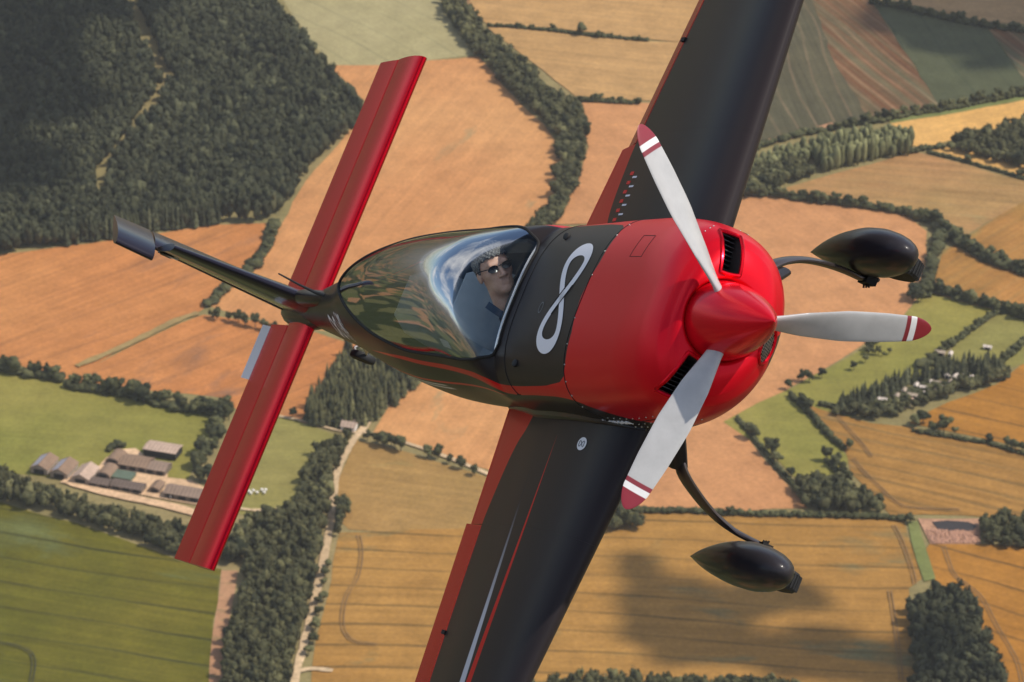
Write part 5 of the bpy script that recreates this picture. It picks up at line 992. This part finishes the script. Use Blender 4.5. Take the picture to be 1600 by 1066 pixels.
# landing gear
for sgn in (1, -1):
    L = [(-1.08, .30, -.40), (-1.13, .44, -.48), (-1.18, .545, -.56), (-1.25, .615, -.66), (-1.32, .668, -.78), (-1.39, .706, -.92), (-1.43, .725, -1.04), (-1.44, .728, -1.13), (-1.44, .73, -1.19)]
    if sgn < 0: L = [(-1.42, .34, -.42), (-1.47, .46, -.575), (-1.48, .55, -.64), (-1.53, .62, -.78), (-1.57, .67, -.92), (-1.58, .70, -1.05), (-1.52, .715, -1.13), (-1.44, .725, -1.18), (-1.40, .73, -1.20)]
    Q = densify([(x, sgn * y, z) for x, y, z in L], 4)[:-4]; fx = -.33 if sgn < 0 else 0
    LEG = MB().tube(Q, np.linspace(.022, .014, len(Q)), 14, np.linspace(.050, .032, len(Q)), up=(0, 1, .15)).build('landing_gear_leg', simple('leg paint', (.13, .105, .10), .32, .75), AIR)
    q = MB(); q.tube([(-1.02 + fx, sgn * .34, -.42), (-1.06 + fx, sgn * .42, -.485), (-1.12 + fx, sgn * .48, -.555), (-1.165 + fx, sgn * .53, -.61)], [.034, .034, .030, .026], 14, [.085, .072, .062, .054], up=(0, 1, .2)); q.build('leg_fairing', M_DARK, LEG)
    q = MB(); n = 20; V = []; ss = np.concatenate([np.linspace(0, 1, 18) ** 2 * .3, np.linspace(.33, 1, 22)]); 
    for s_ in ss:
        f_ = math.sqrt(max(0, 1 - (1 - s_ / .34) ** 2)) if s_ < .34 else (1 - ((s_ - .34) / .66) ** 1.75); f_ = max(f_, .012); x = -.935 - 1.12 * s_
        zc = -1.105 + .02 * s_ - .015 * math.sin(math.pi * s_)
        for k in range(n):
            a = 2 * math.pi * k / n; c_, s2_ = math.cos(a), math.sin(a); V.append((x, sgn * (.852 + .01 * s_) + .118 * f_ * np.sign(c_) * abs(c_) ** .9, zc + .156 * f_ * np.sign(s2_) * abs(s2_) ** .92))
    q.add(V, [(i * n + j, i * n + (j + 1) % n, (i + 1) * n + (j + 1) % n, (i + 1) * n + j) for i in range(len(ss) - 1) for j in range(n)] + [tuple(range(n)), tuple((len(ss) - 1) * n + j for j in range(n))])
    PA = q.build('wheel_fairing', paint('fairing paint', (.030, .027, .031), .34, .35), AIR)
    WH = tyre((-1.34, sgn * .852, -1.20), .175, .115).build('wheel', M_BLACK, PA)
    q = MB()
    for k in range(40):
        a = 2 * math.pi * k / 40; q.box((-1.34 + .1755 * math.cos(a), sgn * .852, -1.20 + .1755 * math.sin(a)), (.010, .075, .010), Matrix.Rotation(-a, 3, 'Y'))
    q.build('tread', M_BLACK, WH, smooth=False)
    q = MB(); q.box((-1.44, sgn * .735, -1.18), (.10, .045, .06))
    for dx in (-.03, 0, .03): q.tube([(-1.44 + dx, sgn * .715, -1.18), (-1.44 + dx, sgn * .695, -1.185)], .006, 6)
    q.build('axle_bracket', M_SEAM, LEG, smooth=False)
# emblems and lettering on the skin
def topx(x, y, off=.002):
    w_, zt_, zb_, zc_, n1, n2 = [float(f(x)) for f in _sf]; return (x, y, zc_ + (zt_ - zc_ + off) * (1 - min(.999, abs(y) / (w_ + off)) ** n1) ** (1 / n1))
def ribbon(name, pts, wid, m, parent, off, place=topx):
    P = np.array(pts); n = len(P); T = np.roll(P, -1, 0) - np.roll(P, 1, 0); T /= np.linalg.norm(T, axis=1)[:, None]; Nn = np.c_[-T[:, 1], T[:, 0]]; w_ = np.broadcast_to(wid, (n,)); V = []; k = 5
    for j in np.linspace(-.5, .5, k): V += [place(*(P[i] + Nn[i] * w_[i] * j), off) for i in range(n)]
    q = MB(); q.add(V, [(j * n + i, j * n + (i + 1) % n, (j + 1) * n + (i + 1) % n, (j + 1) * n + i) for j in range(k - 1) for i in range(n)]); return q.build(name, m, parent)
tt = np.linspace(0, 2 * math.pi, 120, endpoint=False)
lem = [(-1.475 + .118 * math.sin(2 * a), .262 * math.sin(a) * (1 - .0)) for a in tt]
EMB = ribbon('infinity_emblem', lem, .047 + .024 * np.abs(np.sin(tt)) ** 2, M_WHITE, FU, .0025)
q = MB()
for sg in (-1, 1):
    for o_ in (-.029, .029):
        pts = []
        for a in np.linspace(-.30, .30, 9):
            a2 = a; x, y = -1.475 + .118 * math.sin(2 * a2), .262 * math.sin(a2); dx, dy = .236 * math.cos(2 * a2), .262 * math.cos(a2); l_ = math.hypot(dx, dy); pts.append(topx(x - dy / l_ * o_, y + dx / l_ * o_, .0045))
        if sg > 0: q.tube(pts, .0022, 5)
q.build('emblem_gap', M_DARK, EMB)
ribbon('emblem_ring', [(-1.70 + .022 * math.cos(a), -.06 + .028 * math.sin(a)) for a in tt[::4]], .006, M_GREY, FU, .0025)
def side(u, v, x0, t0, off):
    x = x0 + u; w_ = float(_sf[0](x)); a = -(t0 * math.pi) + v / max(.12, w_ * .9); p = S(x, a, off); return tuple(p)
def side_text(name, txt, x0, t0, size, m, parent, shear=0.0):
    cu = bpy.data.curves.new('lettering', 'FONT'); cu.body = txt; cu.size = size; cu.shear = shear; cu.resolution_u = 3; to = bpy.data.objects.new('lettering', cu); COL.objects.link(to)
    bpy.context.view_layer.update(); me = bpy.data.meshes.new_from_object(to.evaluated_get(bpy.context.evaluated_depsgraph_get())); bpy.data.objects.remove(to)
    for v in me.vertices: v.co = side(v.co.x, v.co.y, x0, t0, .003)
    me.name = name; me.materials.clear(); return link(name, me, m, parent, smooth=False)
ribbon('infinity_emblem', [(.085 * math.sin(a), .030 * math.sin(2 * a)) for a in tt[::2]], .014, M_WHITE, FU, .003, lambda u, v, off: side(u * 1.35, v * 1.6, -5.08, .275, off))
side_text('lettering', 'GAME', -4.90, .278, .13, M_WHITE, FU)
side_text('lettering', 'COMPOSITES', -4.92, .325, .062, M_WHITE, FU)
P = [side(.33 * i / 60, .012 * math.sin(i * 1.9) + (.016 if i % 13 == 0 else 0), -1.27, .525, .002) for i in range(61)]
MB().tube(P, .0028, 5).build('signature', M_WHITE, FU)
# ------------------------------------------------------------------ cockpit
TUB = skin('cockpit_tub', np.linspace(-2.16, -4.4, 40), lambda x: (max(thb(x), .02) , 2 * math.pi - max(thb(x), .02)), M_INT, AIR, 60, -.022, True)
MB().box((-2.85, 0, -.24), (1.4, .70, .02)).build('cockpit_floor', M_INT, TUB, smooth=False)
q = MB(); q.tube([(-2.12, 0, .02), (-2.20, 0, .02), (-2.34, 0, .03), (-2.37, 0, .035)], [.25, .27, .255, .23], 24, [.40, .40, .385, .36], up=(0, 0, 1)); q.build('instrument_panel', simple('panel black', (.02, .021, .023), .6, nscale=10), AIR)
def seat(x):
    o = MB()
    o.tube([(x, .0, -.22), (x - .05, 0, -.05), (x - .10, 0, .12), (x - .14, 0, .27), (x - .16, 0, .36)], [.035, .04, .04, .035, .02], 16, [.20, .22, .215, .19, .12], up=(1, 0, .2))
    o.box((x + .2, 0, -.18), (.42, .40, .08)); return o.build('seat', M_SEAT, AIR)
seat(-2.74); seat(-3.70)
MB().tube([(-3.02, -.36, .22), (-3.02, -.36, .30), (-3.10, -.355, .30), (-3.10, -.36, .22)], .007, 6).build('canopy_handle', M_METAL, CAN)
MB().tube([(-2.45, -.385, .20), (-2.45, -.375, .275), (-2.53, -.37, .28), (-2.53, -.385, .20)], .006, 6).build('canopy_handle', M_METAL, CAN)
q = MB(); V = []
for x in np.linspace(-2.56, -2.47, 5):
    for a in np.linspace(-.262, -.232, 5): V.append(S(x, a * math.pi, -.004))
q.add(V, [(i * 5 + j, i * 5 + j + 1, (i + 1) * 5 + j + 1, (i + 1) * 5 + j) for i in range(4) for j in range(4)]); q.build('placard', simple('placard white', (.75, .74, .76), .5), CAN)
MB().box((-3.05, .37, .15), (.9, .02, .12)).build('side_console', M_GREY, TUB, smooth=False)
MB().box((-3.05, -.385, .15), (.9, .02, .10)).build('side_console', M_GREY, TUB, smooth=False)
# ------------------------------------------------------------------ pilot: one continuous surface from a smooth distance field
def surf_net(fn, lo, hi, h):
    lo = np.array(lo); n = np.ceil((np.array(hi) - lo) / h).astype(int) + 1
    ax = [lo[k] + h * np.arange(n[k]) for k in range(3)]; X, Y, Z = np.meshgrid(*ax, indexing='ij'); D = fn(np.stack([X, Y, Z], -1))
    s = D < 0; idx = -np.ones(tuple(n - 1), int); acc = np.zeros(tuple(n - 1) + (3,)); cnt = np.zeros(tuple(n - 1))
    off = [(i, j, k) for i in (0, 1) for j in (0, 1) for k in (0, 1)]
    sl = lambda o: tuple(slice(o[k], n[k] - 1 + o[k]) for k in range(3))
    for a in range(8):
        for b in range(a + 1, 8):
            da, db = np.array(off[a]), np.array(off[b])
            if np.abs(da - db).sum() != 1: continue
            A, B = D[sl(off[a])], D[sl(off[b])]; m = (A < 0) != (B < 0); t_ = np.where(m, A / np.where(m, A - B, 1), 0)
            acc += np.where(m[..., None], da + (db - da) * t_[..., None], 0); cnt += m
    act = cnt > 0; idx[act] = np.arange(act.sum()); ii = np.argwhere(act); V = lo + h * (ii + acc[act] / cnt[act][:, None]); F = []
    for d in range(3):
        e1, e2 = (d + 1) % 3, (d + 2) % 3; o = [slice(1, n[k] - 1) for k in range(3)]; o[d] = slice(0, n[d] - 1); o2 = list(o); o2[d] = slice(1, n[d])
        a, b = s[tuple(o)], s[tuple(o2)]
        for m, fl in ((a & ~b, False), (~a & b, True)):
            p = np.argwhere(m) + np.array([0 if k == d else 1 for k in range(3)]); u1 = np.eye(3, dtype=int)[e1]; u2 = np.eye(3, dtype=int)[e2]
            q = np.stack([idx[tuple((p - x).T)] for x in (0 * u1, u1, u1 + u2, u2)], 1); F.append(q[:, ::-1] if not fl else q)
    return V, np.concatenate(F)
def smin(a, b, k): h = np.clip(.5 + .5 * (b - a) / k, 0, 1); return b * (1 - h) + a * h - k * h * (1 - h)
def ell(p, c, r): q = (p - np.array(c)) / np.array(r); k0 = np.linalg.norm(q, axis=-1); k1 = np.linalg.norm(q / np.array(r), axis=-1); return k0 * (k0 - 1) / (k1 + 1e-9)
def cap(p, a, b, ra, rb=None):
    a, b = np.array(a), np.array(b); rb = ra if rb is None else rb; e = b - a; t_ = np.clip(((p - a) @ e) / (e @ e), 0, 1); return np.linalg.norm(p - a - t_[..., None] * e, axis=-1) - (ra + (rb - ra) * t_)
HC = np.array([-2.53, .145, .345])
up_c = np.array([-.36, .92, .05]); fw_c = np.array([.38, -.16, .91])
hu = RB.T @ up_c; hu /= np.linalg.norm(hu); hf = RB.T @ fw_c; hf -= hu * (hf @ hu); hf /= np.linalg.norm(hf); hl = np.cross(hu, hf); HM = np.stack([hf, hl, hu], 1); HS = 1.13
def hloc(p): return ((p - HC) @ HM) / HS
def hw(x, y, z): return HC + HM @ (np.array([x, y, z]) * HS)
NB = hw(-.03, 0, -.17)
def head_d(q):
    d = smin(ell(q, (-.012, 0, .032), (.099, .077, .092)), ell(q, (.028, 0, -.038), (.066, .060, .086)), .03)
    d = smin(d, ell(q, (.040, 0, -.088), (.046, .046, .032)), .025); d = smin(d, ell(q, (.078, 0, -.104), (.020, .022, .018)), .02)
    for s in (-1, 1):
        d = smin(d, ell(q, (.056, s * .043, -.022), (.026, .020, .020)), .02); d = smin(d, ell(q, (-.008, s * .078, -.012), (.019, .010, .033)), .006)
        d = -smin(-d, ell(q, (.100, s * .033, .002), (.020, .019, .013)), .010)
    d = smin(d, cap(q, (.082, -.038, .022), (.082, .038, .022), .012), .014); d = smin(d, cap(q, (.088, 0, .012), (.113, 0, -.034), .008, .0125), .010)
    for s in (-1, 1): d = smin(d, ell(q, (.100, s * .013, -.038), (.012, .009, .008)), .006)
    d = smin(d, cap(q, (.088, -.020, -.062), (.088, .020, -.062), .0065), .007); d = smin(d, cap(q, (.086, -.017, -.075), (.086, .017, -.075), .0075), .007)
    d = np.maximum(d, -cap(q, (.100, -.022, -.0685), (.100, .022, -.0685), .0045)); return d
SHO = {1: np.array([-2.56, .225, .13]), -1: np.array([-2.52, -.185, .05])}; ELB = {1: np.array([-2.54, .30, -.12]), -1: np.array([-2.58, -.27, -.18])}; HND = {1: np.array([-2.40, .24, -.10]), -1: np.array([-2.42, -.03, -.12])}
def torso_d(p):
    d = smin(ell(p, (-2.76, .015, -.16), (.12, .165, .14)), ell(p, (-2.62, .02, .02), (.115, .185, .16)), .08)
    d = smin(d, cap(p, SHO[1], SHO[-1], .058), .06); d = smin(d, cap(p, NB + (SHO[1] - NB) * .3, SHO[1], .045), .04); d = smin(d, cap(p, NB + (SHO[-1] - NB) * .3, SHO[-1], .045), .04)
    for s in (-1, 1): d = smin(d, cap(p, SHO[s], ELB[s], .058, .046), .03); d = smin(d, cap(p, ELB[s], HND[s], .044, .030), .02)
    return d
def hand_d(p):
    d = np.full(p.shape[:-1], 9.0)
    for s in (-1, 1):
        c = HND[s] + np.array([.035, 0, 0]); d = np.minimum(d, smin(ell(p, c, (.045, .020, .040)), cap(p, HND[s] - np.array([.03, 0, 0]), c, .026, .026), .02))
        for k, l_ in enumerate((.030, .036, .033, .026)):
            b = c + np.array([.030, 0, .028 - .019 * k]); k1 = b + np.array([l_ * .6, s * -.014, 0]); k2 = k1 + np.array([-.004, s * -.030, -.004]); d = smin(d, np.minimum(cap(p, b, k1, .0095, .0085), cap(p, k1, k2, .0085, .007)), .004)
        d = smin(d, np.minimum(cap(p, c + np.array([-.005, s * -.012, .03]), c + np.array([.03, s * -.035, .045]), .011, .009), cap(p, c + np.array([.03, s * -.035, .045]), c + np.array([.052, s * -.04, .038]), .009, .008)), .006)
    return d
def body_d(p):
    q = hloc(p); d = smin(head_d(q) * HS, cap(p, hw(-.02, 0, -.05), NB, .056 * HS, .060), .03); return np.minimum(smin(d, torso_d(p), .04), smin(hand_d(p), torso_d(p), .012))
PIL = empty('person', 'pilot with short grey hair and sunglasses in a dark shirt under the canopy', 'person', mat=Matrix(W4.tolist()))
V, F = surf_net(body_d, (-2.92, -.36, -.34), (-2.26, .40, .56), .0055)
t = NT('skin'); P = t.coord(); n = t.noise(P, 40, 3); n2 = t.noise(P, 160, 2); col = t.mix(t.ramp(n, .3, .7), (.62, .33, .22), (.72, .42, .30)); t.set(Base_Color=col, Roughness=.5, Subsurface_Weight=.08, Subsurface_Scale=.01); t.b.inputs['Subsurface Radius'].default_value = (1, .4, .2)
link('body', mesh_np('body', V, [F]), t.m, PIL)
V, F = surf_net(lambda p: np.maximum(torso_d(p) - .010 - .003 * np.sin(p[..., 2] * 60 + p[..., 1] * 35) * np.sin(p[..., 0] * 45), np.minimum(-(np.linalg.norm(p - NB, axis=-1) - .062), 1) * 1.0), (-2.94, -.40, -.36), (-2.36, .42, .36), .008)
link('shirt', mesh_np('shirt', V, [F]), simple('dark shirt', (.014, .016, .022), .85, nscale=20), PIL)
def hair_d(p):
    q = hloc(p); w_ = .0035 * np.sin(q[..., 1] * 310 + 3 * np.sin(q[..., 0] * 90)) * np.sin(q[..., 0] * 240 + 2 * np.sin(q[..., 2] * 130))
    d = np.minimum(ell(q, (-.012, 0, .036), (.110, .086, .106)), ell(q, (.030, 0, .098), (.055, .066, .032))) - w_
    ay = np.abs(q[..., 1]); low = np.interp(q[..., 0], [-.07, -.03, -.018, .0, .020, .040, .080], [-.085, -.070, -.030, -.022, .010, .046, .056]); low = np.where(ay < .045, np.maximum(low, np.interp(q[..., 0], [-.03, 0, .03], [-.09, .04, .052])), low)
    cut = low + .004 * np.sin(q[..., 1] * 260) - q[..., 2]
    return np.maximum(d, cut) * HS
V, F = surf_net(hair_d, HC - .16, HC + .17, .004)
t = NT('hair'); P = t.coord(); n = t.noise(P, 130, 3, .7); t.set(Base_Color=t.mix(t.ramp(n, .4, .68), (.05, .045, .04), (.30, .285, .27)), Roughness=.6); t.bump(n, .6, .004)
link('hair', mesh_np('hair', V, [F]), t.m, PIL)
q = MB(); lens = simple('dark lens', (.006, .006, .008), .25)
for s in (-1, 1):
    pts = [(.100 - .010 * abs(math.cos(a)) ** 2 - .05 * (abs(.034 + .026 * math.cos(a)) ** 1.5) * 1.2, s * (.034 + .026 * math.cos(a)), .002 + .017 * math.sin(a)) for a in np.linspace(0, 2 * math.pi, 24, endpoint=False)]
    c = np.mean(pts, 0) + np.array((.006, 0, 0)); V = [hw(*c)] + [hw(*(np.array(p) + (.006, 0, 0))) for p in pts] + [hw(*p) for p in pts]; n = 24
    q.add(V, [(0, 1 + i, 1 + (i + 1) % n) for i in range(n)] + [(1 + i, 25 + i, 25 + (i + 1) % n, 1 + (i + 1) % n) for i in range(n)])
SG = q.build('sunglasses', lens, PIL)
q = MB(); q.tube([hw(.112, -.010, .008), hw(.116, 0, .010), hw(.112, .010, .008)], .0035, 6)
for s in (-1, 1): q.tube([hw(.092, s * .060, .010), hw(.055, s * .078, .012), hw(.0, s * .086, .010), hw(-.02, s * .085, -.004)], .0028, 6)
q.build('glasses_frame', M_BLACK, SG)
MB().tube([hw(.02, .10, -.16), (-2.47, .16, .16), (-2.49, .17, .04), (-2.60, .14, -.12)], .004, 6, .022, up=(1, 0, 0)).build('harness_strap', simple('blue strap', (.05, .08, .13), .8), PIL)
MB().tube([hw(.02, -.10, -.14), (-2.46, -.09, .10), (-2.48, -.10, .0), (-2.60, -.10, -.14)], .004, 6, .022, up=(1, 0, 0)).build('harness_strap', simple('blue strap', (.05, .08, .13), .8), PIL)
# ------------------------------------------------------------------ air
hm = bpy.data.materials.new('haze'); hm.use_nodes = True; ht = hm.node_tree; ht.nodes.clear()
ho = ht.nodes.new('ShaderNodeOutputMaterial'); hv = ht.nodes.new('ShaderNodeVolumePrincipled'); hv.inputs['Density'].default_value = .000036; hv.inputs['Color'].default_value = (.93, .91, .88, 1); hv.inputs['Anisotropy'].default_value = .2
ht.links.new(hv.outputs[0], ho.inputs['Volume'])
q = MB(); q.box((0, 2000, (ALT + 3) / 2 - .5), (61000, 61000, ALT + 4)); hz_ = q.build('haze', hm, None, smooth=False); tag(hz_, 'thin summer haze filling the air over the farmland', 'haze', kind='stuff')
